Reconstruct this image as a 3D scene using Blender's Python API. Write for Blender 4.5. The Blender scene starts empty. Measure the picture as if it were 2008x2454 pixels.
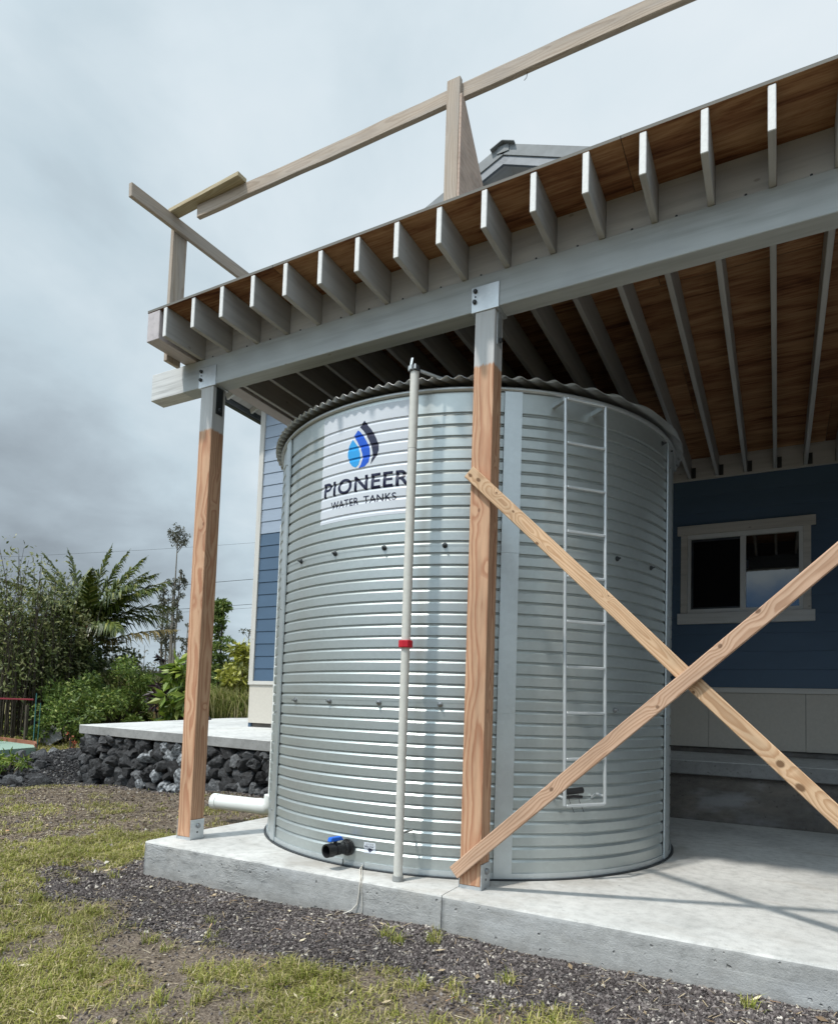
import bpy, bmesh, math, random
import numpy as np
from mathutils import Vector, Matrix, noise as mnoise

random.seed(7)
rng = np.random.default_rng(7)
R_ = math.radians
scene = bpy.context.scene
COL = scene.collection

# ------------------------------------------------------------------ camera
cam_d = bpy.data.cameras.new('camera')
cam = bpy.data.objects.new('camera', cam_d)
COL.objects.link(cam)
_c = Vector((4.3055, -3.8727, 1.1303))
_r = Vector((0.879597, 0.474611, 0.032456))
_u = Vector((0.001052, -0.070165, 0.997535))
_f = Vector((-0.475718, 0.877395, 0.062217))
cam.matrix_world = Matrix(((_r.x, _u.x, -_f.x, _c.x), (_r.y, _u.y, -_f.y, _c.y), (_r.z, _u.z, -_f.z, _c.z), (0, 0, 0, 1)))
cam_d.sensor_fit = 'HORIZONTAL'
cam_d.sensor_width = 36.0
cam_d.lens = 1587.92 / 2008 * 36.0
cam_d.shift_y = 366.8 / 2008
cam_d.clip_start = 0.05
cam_d.clip_end = 2000
scene.camera = cam

# ------------------------------------------------------------------ sun and sky
SUN_DIR = Vector((0.2041, 0.4713, -0.8580)).normalized()      # the way the light travels
sun_d = bpy.data.lights.new('sun', 'SUN')
sun = bpy.data.objects.new('sun', sun_d)
COL.objects.link(sun)
sun.rotation_mode = 'QUATERNION'
sun.rotation_quaternion = (-SUN_DIR).to_track_quat('Z', 'Y')
sun_d.energy = 2.5
sun_d.angle = R_(2.4)
sun_d.color = (1.0, 0.955, 0.88)

world = bpy.data.worlds.new('World')
scene.world = world
world.use_nodes = True


def node(nt, kind, _props=None, **ins):
    nd = nt.nodes.new(kind)
    for k, v in (_props or {}).items():
        setattr(nd, k, v)
    for k, v in ins.items():
        key = int(k[1:]) if k[0] == 'i' and k[1:].isdigit() else k.replace('_', ' ')
        s = nd.inputs[key]
        if isinstance(v, bpy.types.NodeSocket):
            nt.links.new(v, s)
        elif isinstance(v, bpy.types.Node):
            nt.links.new(v.outputs[0], s)
        else:
            s.default_value = v
    return nd


def mth(nt, op, a, b=0.0, c=None, clamp=False):
    nd = node(nt, 'ShaderNodeMath', dict(operation=op, use_clamp=clamp), i0=a, i1=b)
    if c is not None:
        if isinstance(c, bpy.types.NodeSocket):
            nt.links.new(c, nd.inputs[2])
        else:
            nd.inputs[2].default_value = c
    return nd.outputs[0]


def vmath(nt, op, a, b=(0, 0, 0)):
    nd = node(nt, 'ShaderNodeVectorMath', dict(operation=op), i0=a, i1=b)
    return nd.outputs['Value'] if op in ('DOT_PRODUCT', 'LENGTH', 'DISTANCE') else nd.outputs[0]


def ramp(nt, fac, stops, interp='LINEAR'):
    nd = node(nt, 'ShaderNodeValToRGB', Fac=fac)
    cr = nd.color_ramp
    cr.interpolation = interp
    while len(cr.elements) < len(stops):
        cr.elements.new(0.5)
    for e, (p, c) in zip(cr.elements, stops):
        e.position = p
        e.color = (c, c, c, 1) if isinstance(c, (int, float)) else tuple(c) + (1,)
    return nd.outputs[0]


def mix(nt, fac, a, b, blend='MIX'):
    nd = nt.nodes.new('ShaderNodeMix')
    nd.data_type = 'RGBA'
    nd.blend_type = blend
    for i, v in ((0, fac), (6, a), (7, b)):
        s = nd.inputs[i]
        if isinstance(v, bpy.types.NodeSocket):
            nt.links.new(v, s)
        elif isinstance(v, (int, float)):
            s.default_value = v if i == 0 else (v, v, v, 1)
        else:
            s.default_value = tuple(v) + (1,)
    return nd.outputs[2]


def smooth(nt, x, lo, hi):
    nd = node(nt, 'ShaderNodeMapRange', dict(interpolation_type='SMOOTHSTEP'), Value=x)
    nd.inputs['From Min'].default_value = lo
    nd.inputs['From Max'].default_value = hi
    return nd.outputs[0]


def noise_(nt, vec, scale, detail=4.0, rough=0.55, dist=0.0):
    return node(nt, 'ShaderNodeTexNoise', None, Vector=vec, Scale=scale, Detail=detail, Roughness=rough, Distortion=dist).outputs[0]


def scaled(nt, vec, s):
    return vmath(nt, 'MULTIPLY', vec, s)


wt = world.node_tree
wt.nodes.clear()
out = wt.nodes.new('ShaderNodeOutputWorld')
sky = wt.nodes.new('ShaderNodeTexSky')
sky.sky_type = 'NISHITA'
sky.sun_disc = False
sky.sun_elevation = math.asin(-SUN_DIR.z)
sky.sun_rotation = math.atan2(-SUN_DIR.x, -SUN_DIR.y)
d = wt.nodes.new('ShaderNodeTexCoord').outputs['Generated']
sep = node(wt, 'ShaderNodeSeparateXYZ', Vector=d)
zc = mth(wt, 'ADD', mth(wt, 'MAXIMUM', sep.outputs[2], 0.0), 0.30)
flat = vmath(wt, 'DIVIDE', d, node(wt, 'ShaderNodeCombineXYZ', X=zc, Y=zc, Z=zc).outputs[0])
big = noise_(wt, scaled(wt, flat, (1, 1, 0.6)), 1.15, 6, 0.52, 0.35)
fine = noise_(wt, scaled(wt, flat, (1, 1, 0.6)), 3.4, 7, 0.55, 0.25)
cl = mth(wt, 'ADD', mth(wt, 'MULTIPLY', big, 0.66), mth(wt, 'MULTIPLY', fine, 0.34))
bright = smooth(wt, vmath(wt, 'DOT_PRODUCT', d, (-0.156, 0.759, 0.632)), 0.30, 1.0)
dark = smooth(wt, vmath(wt, 'DOT_PRODUCT', d, (-0.86, 0.48, 0.13)), 0.925, 1.0)
dark2 = smooth(wt, vmath(wt, 'DOT_PRODUCT', d, (-0.93, 0.33, 0.22)), 0.94, 1.0)
lum = mth(wt, 'ADD', cl, mth(wt, 'MULTIPLY', bright, 0.13))
lum = mth(wt, 'SUBTRACT', lum, mth(wt, 'MULTIPLY', dark, 0.22))
lum = mth(wt, 'SUBTRACT', lum, mth(wt, 'MULTIPLY', dark2, 0.10))
cloud = ramp(wt, lum, [(0.22, (0.30, 0.35, 0.395)), (0.40, (0.46, 0.545, 0.61)), (0.52, (0.60, 0.72, 0.795)), (0.66, (0.76, 0.865, 0.93)), (0.82, (0.88, 0.95, 1.0))])
bg_sky = node(wt, 'ShaderNodeBackground', None, Color=sky.outputs[0], Strength=0.08)
# thin cloud glows broadly round the hidden sun, high behind the photographer
glow = smooth(wt, vmath(wt, 'DOT_PRODUCT', d, tuple(-SUN_DIR)), 0.52, 1.0)
vault = mth(wt, 'ADD', 0.76, mth(wt, 'MULTIPLY', glow, 1.9))
# cover breaks up low in the south (behind the photographer), as the window pane reflects
south = smooth(wt, mth(wt, 'MULTIPLY', sep.outputs[1], -1.0), 0.55, 0.95)
low = smooth(wt, mth(wt, 'ADD', sep.outputs[2], mth(wt, 'MULTIPLY', mth(wt, 'SUBTRACT', fine, 0.5), 0.12)), 0.205, 0.150)
gap = mth(wt, 'MULTIPLY', south, low)
cloud = mix(wt, mth(wt, 'MULTIPLY', gap, 0.85), cloud, (0.12, 0.30, 0.62))
bg_cl = node(wt, 'ShaderNodeBackground', None, Color=cloud, Strength=vault)
cover = 0.97
mx = node(wt, 'ShaderNodeMixShader', None, Fac=cover)
wt.links.new(bg_sky.outputs[0], mx.inputs[1])
wt.links.new(bg_cl.outputs[0], mx.inputs[2])
wt.links.new(mx.outputs[0], out.inputs[0])

vs = scene.view_settings
scene.display_settings.display_device = 'sRGB'
vs.view_transform = 'Standard'
vs.look = 'None'
vs.exposure = 0.3
vs.gamma = 1.0
vs.use_curve_mapping = False
scene.render.engine = 'CYCLES'
cy = scene.cycles
cy.max_bounces = 7
cy.diffuse_bounces = 4
cy.glossy_bounces = 4
cy.transparent_max_bounces = 8
cy.caustics_reflective = False
cy.caustics_refractive = False
cy.use_denoising = True
try:
    cy.denoiser = 'OPENIMAGEDENOISE'
except Exception:
    pass

# ------------------------------------------------------------------ materials
MATS = {}


def newmat(name):
    m = bpy.data.materials.new(name)
    m.use_nodes = True
    nt = m.node_tree
    b = nt.nodes['Principled BSDF']
    MATS[name] = m
    return m, nt, b


def setb(nt, b, color=None, rough=None, metal=None, normal=None, spec=None, ior=None, trans=None):
    for k, v in (('Base Color', color), ('Roughness', rough), ('Metallic', metal), ('Normal', normal), ('Specular IOR Level', spec), ('IOR', ior), ('Transmission Weight', trans)):
        if v is None:
            continue
        s = b.inputs[k]
        if isinstance(v, bpy.types.NodeSocket):
            nt.links.new(v, s)
        elif isinstance(v, (int, float)):
            s.default_value = v
        else:
            s.default_value = tuple(v) + (1,)


def bump(nt, h, strength=0.3, dist=0.01, normal=None):
    nd = node(nt, 'ShaderNodeBump', None, Height=h, Strength=strength, Distance=dist)
    if normal is not None:
        nt.links.new(normal, nd.inputs['Normal'])
    return nd.outputs[0]


def objco(nt):
    return nt.nodes.new('ShaderNodeTexCoord').outputs['Object']


def rnd(nt):
    return nt.nodes.new('ShaderNodeObjectInfo').outputs['Random']


def wood_nodes(nt, early, late, freq=70, knots=1.0, contrast=1.0, ringoff=0.05, at=()):
    """growth rings about an axis lying along local X beside the board"""
    p = objco(nt)
    r = rnd(nt)
    off = node(nt, 'ShaderNodeCombineXYZ', X=mth(nt, 'MULTIPLY', r, 61.0), Y=mth(nt, 'MULTIPLY', r, 17.0), Z=mth(nt, 'MULTIPLY', r, 29.0)).outputs[0]
    pn = vmath(nt, 'ADD', p, off)
    wob = node(nt, 'ShaderNodeTexNoise', None, Vector=scaled(nt, pn, (0.9, 3.5, 3.5)), Scale=1.0, Detail=2.0).outputs[1]
    wob = scaled(nt, vmath(nt, 'SUBTRACT', wob, (0.5, 0.5, 0.5)), (0.0, 0.125, 0.125))
    wob2 = node(nt, 'ShaderNodeTexNoise', None, Vector=scaled(nt, pn, (5, 26, 26)), Scale=1.0, Detail=3.0).outputs[1]
    wob2 = scaled(nt, vmath(nt, 'SUBTRACT', wob2, (0.5, 0.5, 0.5)), (0.0, 0.012, 0.012))
    q = vmath(nt, 'ADD', vmath(nt, 'ADD', p, wob), wob2)
    s = node(nt, 'ShaderNodeSeparateXYZ', Vector=q)
    oy = mth(nt, 'ADD', mth(nt, 'MULTIPLY', mth(nt, 'SUBTRACT', r, 0.5), 0.10), 0.02)
    y = mth(nt, 'ADD', s.outputs[1], ringoff)
    z = mth(nt, 'ADD', s.outputs[2], oy)
    rad = mth(nt, 'SQRT', mth(nt, 'ADD', mth(nt, 'MULTIPLY', y, y), mth(nt, 'MULTIPLY', z, z)))
    # knots
    kv = node(nt, 'ShaderNodeTexVoronoi', None, Vector=scaled(nt, pn, (4.6, 8.0, 8.0)), Scale=1.0, Randomness=1.0)
    rare = mth(nt, 'GREATER_THAN', node(nt, 'ShaderNodeSeparateColor', Color=kv.outputs['Color']).outputs[0], 0.24)
    kd = mth(nt, 'ADD', kv.outputs['Distance'], rare)
    for kx, kz, kr in at:                                            # knots that can be told apart on the piece itself
        v = vmath(nt, 'MULTIPLY', vmath(nt, 'SUBTRACT', q, (kx, 0.0, kz)), (0.062 / kr, 1.2, 0.085 / kr))
        kd = mth(nt, 'MINIMUM', kd, mth(nt, 'MULTIPLY', vmath(nt, 'LENGTH', v), 1.0))
    ring_push = smooth(nt, kd, 0.50, 0.05)
    rad = mth(nt, 'ADD', rad, mth(nt, 'MULTIPLY', ring_push, 0.022 * knots))
    ph = mth(nt, 'FRACT', mth(nt, 'MULTIPLY', rad, freq))
    ring = ramp(nt, ph, [(0.0, 0.0), (0.35, 0.12), (0.72, 0.85), (0.86, 1.0), (1.0, 0.0)])
    fib = noise_(nt, scaled(nt, pn, (6, 330, 330)), 1.0, 3, 0.6)
    blot = noise_(nt, scaled(nt, pn, (1.6, 9, 9)), 1.0, 4, 0.6)
    fac = mth(nt, 'MULTIPLY', ring, 0.78 * contrast)
    fib2 = noise_(nt, scaled(nt, pn, (2.5, 95, 95)), 1.0, 4, 0.65)
    fac = mth(nt, 'ADD', fac, mth(nt, 'ADD', mth(nt, 'MULTIPLY', mth(nt, 'SUBTRACT', fib, 0.5), 0.45), mth(nt, 'MULTIPLY', mth(nt, 'SUBTRACT', fib2, 0.5), 0.55)), clamp=True)
    col = mix(nt, fac, early, late)
    col = mix(nt, 1.0, col, ramp(nt, blot, [(0.3, 0.78), (0.5, 1.0), (0.7, 1.1)]), 'MULTIPLY')
    kn = smooth(nt, mth(nt, 'ADD', kd, mth(nt, 'MULTIPLY', mth(nt, 'SUBTRACT', fib, 0.5), 0.05)), 0.10, 0.055)
    col = mix(nt, mth(nt, 'MULTIPLY', kn, 0.85 * knots), col, tuple(0.38 * v for v in late))
    h = mth(nt, 'ADD', mth(nt, 'MULTIPLY', ring, -0.35), fib)
    return col, h, pn, fib


def wood(name, early, late, freq=70, knots=1.0, contrast=1.0, rough=0.72, grey=0.0, greycol=(0.33, 0.31, 0.29), at=()):
    m, nt, b = newmat(name)
    col, h, pn, fib = wood_nodes(nt, early, late, freq, knots, contrast, 0.05, at)
    if grey > 0:
        g = noise_(nt, scaled(nt, pn, (1.1, 14, 14)), 1.0, 5, 0.65)
        col = mix(nt, mth(nt, 'MULTIPLY', smooth(nt, g, 0.62 - 0.5 * grey, 0.72), min(1.0, grey * 1.3)), col, greycol)
    setb(nt, b, col, rough, normal=bump(nt, h, 0.35, 0.0015), spec=0.3)
    return m


def painted_nodes(nt, base, pn_scale=1.0):
    p = objco(nt)
    r = rnd(nt)
    pn = vmath(nt, 'ADD', p, node(nt, 'ShaderNodeCombineXYZ', X=mth(nt, 'MULTIPLY', r, 41.0), Y=mth(nt, 'MULTIPLY', r, 13.0), Z=0.0).outputs[0])
    streak = noise_(nt, scaled(nt, pn, (1.3, 22, 22)), 1.0, 5, 0.6)
    blot = noise_(nt, scaled(nt, pn, (2.2, 5, 5)), 1.0, 5, 0.6, 0.3)
    col = mix(nt, 1.0, base, ramp(nt, streak, [(0.28, 0.80), (0.5, 1.0), (0.75, 1.10)]), 'MULTIPLY')
    col = mix(nt, 1.0, col, ramp(nt, r, [(0.0, (0.86, 0.85, 0.84)), (1.0, (1.08, 1.08, 1.08))]), 'MULTIPLY')
    col = mix(nt, mth(nt, 'MULTIPLY', smooth(nt, blot, 0.58, 0.78), 0.30), col, tuple(0.62 * v for v in base))
    spot = node(nt, 'ShaderNodeTexVoronoi', None, Vector=scaled(nt, pn, (3.1, 6.0, 6.0)), Scale=1.0).outputs['Distance']
    col = mix(nt, mth(nt, 'MULTIPLY', smooth(nt, spot, 0.07, 0.03), 0.55), col, (0.20, 0.17, 0.14))
    return col, mth(nt, 'ADD', streak, mth(nt, 'MULTIPLY', blot, 0.6))


def painted(name, base, rough=0.55):
    m, nt, b = newmat(name)
    col, h = painted_nodes(nt, base)
    setb(nt, b, col, rough, normal=bump(nt, h, 0.25, 0.002), spec=0.35)
    return m


PAINT = (0.50, 0.515, 0.52)
M_post = None


def wood_post(name, paint_from):
    m, nt, b = newmat(name)
    col, h, pn, fib = wood_nodes(nt, (0.58, 0.36, 0.23), (0.36, 0.15, 0.08), 56, 0.8, 0.95, 0.025, [(2.25, 0.018, 0.013), (2.72, -0.01, 0.008), (1.05, -0.03, 0.007)])
    pc, ph = painted_nodes(nt, (0.56, 0.575, 0.585))
    x = node(nt, 'ShaderNodeSeparateXYZ', Vector=objco(nt)).outputs[0]
    wig = noise_(nt, scaled(nt, pn, (4, 60, 60)), 1.0, 3, 0.6)
    msk = smooth(nt, mth(nt, 'ADD', x, mth(nt, 'MULTIPLY', mth(nt, 'SUBTRACT', wig, 0.5), 0.05)), paint_from - 0.012, paint_from + 0.012)
    thin = mth(nt, 'MULTIPLY', msk, ramp(nt, fib, [(0.35, 0.90), (0.6, 1.0)]))
    col = mix(nt, thin, col, pc)
    setb(nt, b, col, 0.68, normal=bump(nt, h, 0.3, 0.0015), spec=0.3)
    return m


M_postA = wood_post('post_wood', 3.355)
M_brace = wood('brace_wood', (0.66, 0.455, 0.29), (0.41, 0.215, 0.105), 78, 1.1, 0.9, at=[(0.03, -0.02, 0.013), (0.098, -0.004, 0.014), (0.26, 0.012, 0.007), (0.435, -0.006, 0.010), (1.96, -0.03, 0.008), (2.50, -0.004, 0.017), (2.64, -0.024, 0.020), (0.70, -0.028, 0.012), (1.25, 0.02, 0.007)])
M_brace2 = wood('brace_wood_pink', (0.58, 0.39, 0.275), (0.33, 0.175, 0.10), 74, 0.9, 0.9, at=[(2.07, 0.012, 0.010), (2.32, 0.010, 0.012), (0.85, 0.004, 0.012), (1.62, -0.01, 0.009)])
M_weather = wood('weathered_wood', (0.46, 0.385, 0.315), (0.29, 0.215, 0.16), 80, 0.9, 0.8, 0.8, 0.6, (0.40, 0.36, 0.325))
M_flatrail = wood('greenish_board', (0.47, 0.40, 0.27), (0.30, 0.23, 0.13), 70, 0.6, 0.8, 0.8, 0.3, (0.40, 0.38, 0.30))
M_gusset = wood('pinkish_plywood', (0.50, 0.385, 0.32), (0.40, 0.28, 0.22), 28, 0.4, 0.7, 0.8, 0.2, (0.45, 0.39, 0.35))
def joist_paint():
    m, nt, b = newmat('joist_paint')
    col, h = painted_nodes(nt, (0.41, 0.41, 0.405))
    x = node(nt, 'ShaderNodeSeparateXYZ', Vector=objco(nt)).outputs[0]
    e = smooth(nt, x, 0.006, 0.001)                                   # sawn ends coloured much paler than the sides
    rough_ = noise_(nt, objco(nt), 45.0, 4, 0.6)
    col = mix(nt, e, col, mix(nt, rough_, (0.60, 0.60, 0.59), (0.86, 0.87, 0.87)))
    setb(nt, b, col, 0.6, normal=bump(nt, h, 0.25, 0.002), spec=0.3)
    return m


M_joist = joist_paint()
def beam_paint():
    m, nt, b = newmat('beam_paint')
    col, h = painted_nodes(nt, (0.49, 0.53, 0.55))
    p = objco(nt)
    x = node(nt, 'ShaderNodeSeparateXYZ', Vector=p).outputs[0]
    g = noise_(nt, scaled(nt, p, (1.5, 40, 40)), 1.0, 4, 0.6)
    thin = ramp(nt, g, [(0.34, (0.40, 0.405, 0.40)), (0.5, (0.60, 0.61, 0.61)), (0.7, (0.66, 0.67, 0.67))])
    smear = noise_(nt, scaled(nt, p, (2.6, 3.0, 7.0)), 1.0, 4, 0.55, 0.4)
    col = mix(nt, mth(nt, 'MULTIPLY', smooth(nt, smear, 0.50, 0.68), 0.28), col, (0.36, 0.385, 0.41))
    col = mix(nt, smooth(nt, x, 0.402, 0.397), col, thin)
    setb(nt, b, col, 0.55, normal=bump(nt, h, 0.25, 0.002), spec=0.35)
    return m


M_beam = beam_paint()
M_rim = painted('rim_paint', (0.49, 0.45, 0.46))
M_block = painted('blocking_paint', (0.52, 0.515, 0.51))
M_trim = painted('trim_paint', (0.60, 0.585, 0.55))
M_white = painted('white_trim', (0.66, 0.67, 0.66))


def plywood():
    m, nt, b = newmat('plywood')
    p = objco(nt)
    r = rnd(nt)
    pn = vmath(nt, 'ADD', p, node(nt, 'ShaderNodeCombineXYZ', X=mth(nt, 'MULTIPLY', r, 33.0), Y=mth(nt, 'MULTIPLY', r, 9.0), Z=0.0).outputs[0])
    w = noise_(nt, scaled(nt, pn, (0.9, 4.2, 1.0)), 1.0, 5, 0.6, 1.3)
    s = noise_(nt, scaled(nt, pn, (2.5, 46, 1.0)), 1.0, 4, 0.65, 0.4)
    f = mth(nt, 'ADD', mth(nt, 'MULTIPLY', w, 0.62), mth(nt, 'MULTIPLY', s, 0.42))
    col = ramp(nt, f, [(0.36, (0.075, 0.024, 0.010)), (0.46, (0.195, 0.090, 0.042)), (0.54, (0.285, 0.16, 0.082)), (0.66, (0.40, 0.25, 0.14))])
    nz = node(nt, 'ShaderNodeSeparateXYZ', Vector=nt.nodes.new('ShaderNodeNewGeometry').outputs['Normal']).outputs[2]
    col = mix(nt, 1.0, col, ramp(nt, r, [(0.0, (0.75, 0.70, 0.64)), (1.0, (1.30, 1.25, 1.2))]), 'MULTIPLY')
    edge = smooth(nt, mth(nt, 'ABSOLUTE', nz), 0.75, 0.3)
    col = mix(nt, edge, col, (0.17, 0.165, 0.15))
    setb(nt, b, col, 0.75, normal=bump(nt, s, 0.25, 0.001), spec=0.25)
    return m


M_ply = plywood()


def concrete(name, base, form=False, stain=0.0, pits=1.0, bumpd=0.004):
    m, nt, b = newmat(name)
    p = objco(nt)
    n1 = noise_(nt, p, 1.7, 6, 0.6, 0.4)
    n2 = noise_(nt, p, 14.0, 6, 0.65)
    n3 = noise_(nt, p, 130.0, 3, 0.6)
    col = mix(nt, 1.0, base, ramp(nt, n1, [(0.3, 0.80), (0.5, 1.0), (0.72, 1.13)]), 'MULTIPLY')
    col = mix(nt, 1.0, col, ramp(nt, n2, [(0.3, 0.80), (0.52, 1.0), (0.75, 1.10)]), 'MULTIPLY')
    col = mix(nt, 1.0, col, ramp(nt, n3, [(0.3, 0.90), (0.55, 1.0), (0.75, 1.05)]), 'MULTIPLY')
    if stain:
        st = noise_(nt, scaled(nt, p, (0.8, 1.6, 1.0)), 1.3, 5, 0.62, 0.8)
        col = mix(nt, mth(nt, 'MULTIPLY', smooth(nt, st, 0.52, 0.72), stain), col, (0.33, 0.285, 0.235))
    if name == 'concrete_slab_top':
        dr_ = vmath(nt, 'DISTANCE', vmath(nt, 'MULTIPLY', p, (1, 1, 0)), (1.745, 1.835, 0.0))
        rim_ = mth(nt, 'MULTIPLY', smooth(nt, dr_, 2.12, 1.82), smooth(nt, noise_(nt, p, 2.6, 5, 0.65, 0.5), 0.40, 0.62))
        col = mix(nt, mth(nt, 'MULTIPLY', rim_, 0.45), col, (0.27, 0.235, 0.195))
        sp_ = node(nt, 'ShaderNodeTexVoronoi', None, Vector=p, Scale=4.2).outputs['Distance']
        col = mix(nt, mth(nt, 'MULTIPLY', smooth(nt, sp_, 0.040, 0.022), 0.8), col, (0.10, 0.085, 0.07))
    h = mth(nt, 'ADD', n2, mth(nt, 'MULTIPLY', n3, 0.35))
    if pits:
        v = node(nt, 'ShaderNodeTexVoronoi', None, Vector=vmath(nt, 'ADD', p, scaled(nt, node(nt, 'ShaderNodeTexNoise', None, Vector=p, Scale=30.0).outputs[1], (0.03, 0.03, 0.03))), Scale=17.0).outputs['Distance']
        pit = smooth(nt, v, 0.20, 0.08)
        gate = smooth(nt, noise_(nt, p, 5.0, 3, 0.6), 0.44, 0.56)
        pit = mth(nt, 'MULTIPLY', pit, gate)
        col = mix(nt, mth(nt, 'MULTIPLY', pit, 0.55 * pits), col, (0.10, 0.095, 0.09))
        h = mth(nt, 'SUBTRACT', h, mth(nt, 'MULTIPLY', pit, 1.6))
    if form:
        s = node(nt, 'ShaderNodeSeparateXYZ', Vector=p)
        grain = noise_(nt, scaled(nt, p, (2.2, 2.2, 70)), 1.0, 4, 0.6, 0.2)
        rug = noise_(nt, scaled(nt, p, (14, 14, 26)), 1.0, 6, 0.7, 1.2)
        patch = smooth(nt, noise_(nt, scaled(nt, p, (1.4, 1.4, 2.2)), 1.0, 3, 0.6), 0.48, 0.64)
        patch = mth(nt, 'MULTIPLY', patch, smooth(nt, s.outputs[0], 3.2, 0.6))
        h = mth(nt, 'ADD', h, mth(nt, 'ADD', mth(nt, 'MULTIPLY', grain, 0.18), mth(nt, 'MULTIPLY', mth(nt, 'MULTIPLY', rug, patch), 3.0)))
        col = mix(nt, 0.5, col, ramp(nt, grain, [(0.3, 0.90), (0.6, 1.04)]), 'MULTIPLY')
        lift = smooth(nt, mth(nt, 'ABSOLUTE', mth(nt, 'ADD', mth(nt, 'ADD', s.outputs[2], 0.105), mth(nt, 'MULTIPLY', mth(nt, 'SUBTRACT', n1, 0.5), 0.03))), 0.004, 0.0)
        col = mix(nt, mth(nt, 'MULTIPLY', mth(nt, 'MULTIPLY', lift, smooth(nt, s.outputs[0], 2.4, 2.7)), 0.35), col, (0.55, 0.55, 0.54))
        pale = smooth(nt, noise_(nt, scaled(nt, p, (1.1, 1.1, 3.0)), 1.0, 4, 0.6), 0.50, 0.70)
        col = mix(nt, mth(nt, 'MULTIPLY', pale, 0.4), col, (0.50, 0.515, 0.53))
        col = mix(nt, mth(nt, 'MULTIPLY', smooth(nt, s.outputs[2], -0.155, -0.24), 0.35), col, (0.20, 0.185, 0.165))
    setb(nt, b, col, 0.85, normal=bump(nt, h, 0.55, bumpd), spec=0.2)
    return m


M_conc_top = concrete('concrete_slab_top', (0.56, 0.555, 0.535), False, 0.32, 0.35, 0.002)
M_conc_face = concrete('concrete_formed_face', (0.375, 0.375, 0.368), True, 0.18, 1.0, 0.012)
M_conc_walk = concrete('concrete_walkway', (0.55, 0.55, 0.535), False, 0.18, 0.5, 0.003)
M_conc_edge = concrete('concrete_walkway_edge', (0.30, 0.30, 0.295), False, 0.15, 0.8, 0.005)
M_stem = concrete('concrete_dark_stem', (0.17, 0.155, 0.14), True, 0.5, 1.0, 0.012)


def galv(name, base, rough=0.38, metal=0.85, scale=38, weather=0.0):
    m, nt, b = newmat(name)
    p = objco(nt)
    v = node(nt, 'ShaderNodeTexVoronoi', None, Vector=p, Scale=float(scale)).outputs['Color']
    vv = node(nt, 'ShaderNodeSeparateColor', Color=v).outputs[0]
    n = noise_(nt, scaled(nt, p, (1.5, 1.5, 6)), 1.0, 5, 0.6)
    col = mix(nt, 1.0, base, ramp(nt, vv, [(0.0, 0.97), (1.0, 1.02)]), 'MULTIPLY')
    col = mix(nt, 1.0, col, ramp(nt, n, [(0.3, 0.96), (0.7, 1.03)]), 'MULTIPLY')
    if weather:
        wv = noise_(nt, p, 26.0, 5, 0.7)
        col = mix(nt, mth(nt, 'MULTIPLY', smooth(nt, wv, 0.45, 0.7), weather), col, (0.72, 0.74, 0.75))
    rg = mth(nt, 'ADD', mth(nt, 'MULTIPLY', n, 0.10), rough - 0.05)
    setb(nt, b, col, rg, metal, spec=0.5, normal=bump(nt, n, 0.04, 0.004))
    return m


M_tank = galv('galvanised_sheet', (0.49, 0.53, 0.525), 0.39, 0.66)
M_strip = galv('galvanised_strip', (0.62, 0.665, 0.68), 0.42, 0.75)
M_hot = galv('hot_dip_galvanised', (0.60, 0.63, 0.65), 0.45, 0.7, 22, 0.5)
M_roofsheet = galv('roof_sheet', (0.52, 0.54, 0.54), 0.45, 0.7)
M_ladder = galv('ladder_galvanised', (0.62, 0.65, 0.665), 0.45, 0.55, 60)


def plain(name, col, rough=0.6, metal=0.0, vary=0.12, scale=8.0, spec=0.4, ior=None):
    m, nt, b = newmat(name)
    p = objco(nt)
    n = noise_(nt, p, scale, 5, 0.6)
    c = mix(nt, 1.0, col, ramp(nt, n, [(0.25, 1 - vary), (0.75, 1 + vary)]), 'MULTIPLY')
    setb(nt, b, c, rough, metal, spec=spec, ior=ior, normal=bump(nt, n, 0.06, 0.003))
    return m


M_dark_metal = plain('dark_metal', (0.06, 0.065, 0.07), 0.5, 0.6)
M_bolt = plain('bolt_metal', (0.30, 0.31, 0.32), 0.4, 0.8)
M_black = plain('black_plastic', (0.018, 0.018, 0.019), 0.32)
M_blue_pl = plain('blue_plastic', (0.012, 0.13, 0.62), 0.35)
M_red_pl = plain('red_plastic', (0.50, 0.015, 0.03), 0.35)
M_pvc = plain('grey_white_pvc', (0.60, 0.59, 0.55), 0.4, 0, 0.10, 20)
M_pvc_w = plain('white_pvc', (0.78, 0.80, 0.78), 0.35, 0, 0.05, 6)
M_pvc_g = plain('grey_pvc', (0.26, 0.265, 0.26), 0.5)
M_vinyl = plain('white_vinyl', (0.60, 0.635, 0.69), 0.35, 0, 0.05, 5)
M_navy = plain('navy_print', (0.010, 0.012, 0.045), 0.35, 0, 0.05, 9)
M_inkblue = plain('blue_print', (0.0, 0.085, 0.56), 0.35, 0, 0.05, 9)
M_cyan = plain('cyan_print', (0.02, 0.32, 0.72), 0.35, 0, 0.05, 9)
M_rope = plain('pale_cord', (0.62, 0.58, 0.52), 0.8, 0, 0.15, 60)
M_glass = plain('window_glass', (0.003, 0.003, 0.004), 0.02, 0, 0.0, 3, 0.5, 1.95)
M_screen = plain('insect_screen', (0.006, 0.006, 0.007), 0.8, 0, 0.1, 200, 0.1)
M_sash = plain('white_sash', (0.62, 0.63, 0.62), 0.4, 0, 0.05, 6)
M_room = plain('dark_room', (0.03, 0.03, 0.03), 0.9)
M_fascia = plain('grey_fascia', (0.17, 0.185, 0.205), 0.5, 0.2, 0.15, 9)
M_roofmetal = plain('grey_roof_metal', (0.26, 0.28, 0.29), 0.45, 0.4, 0.10, 3)
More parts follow.
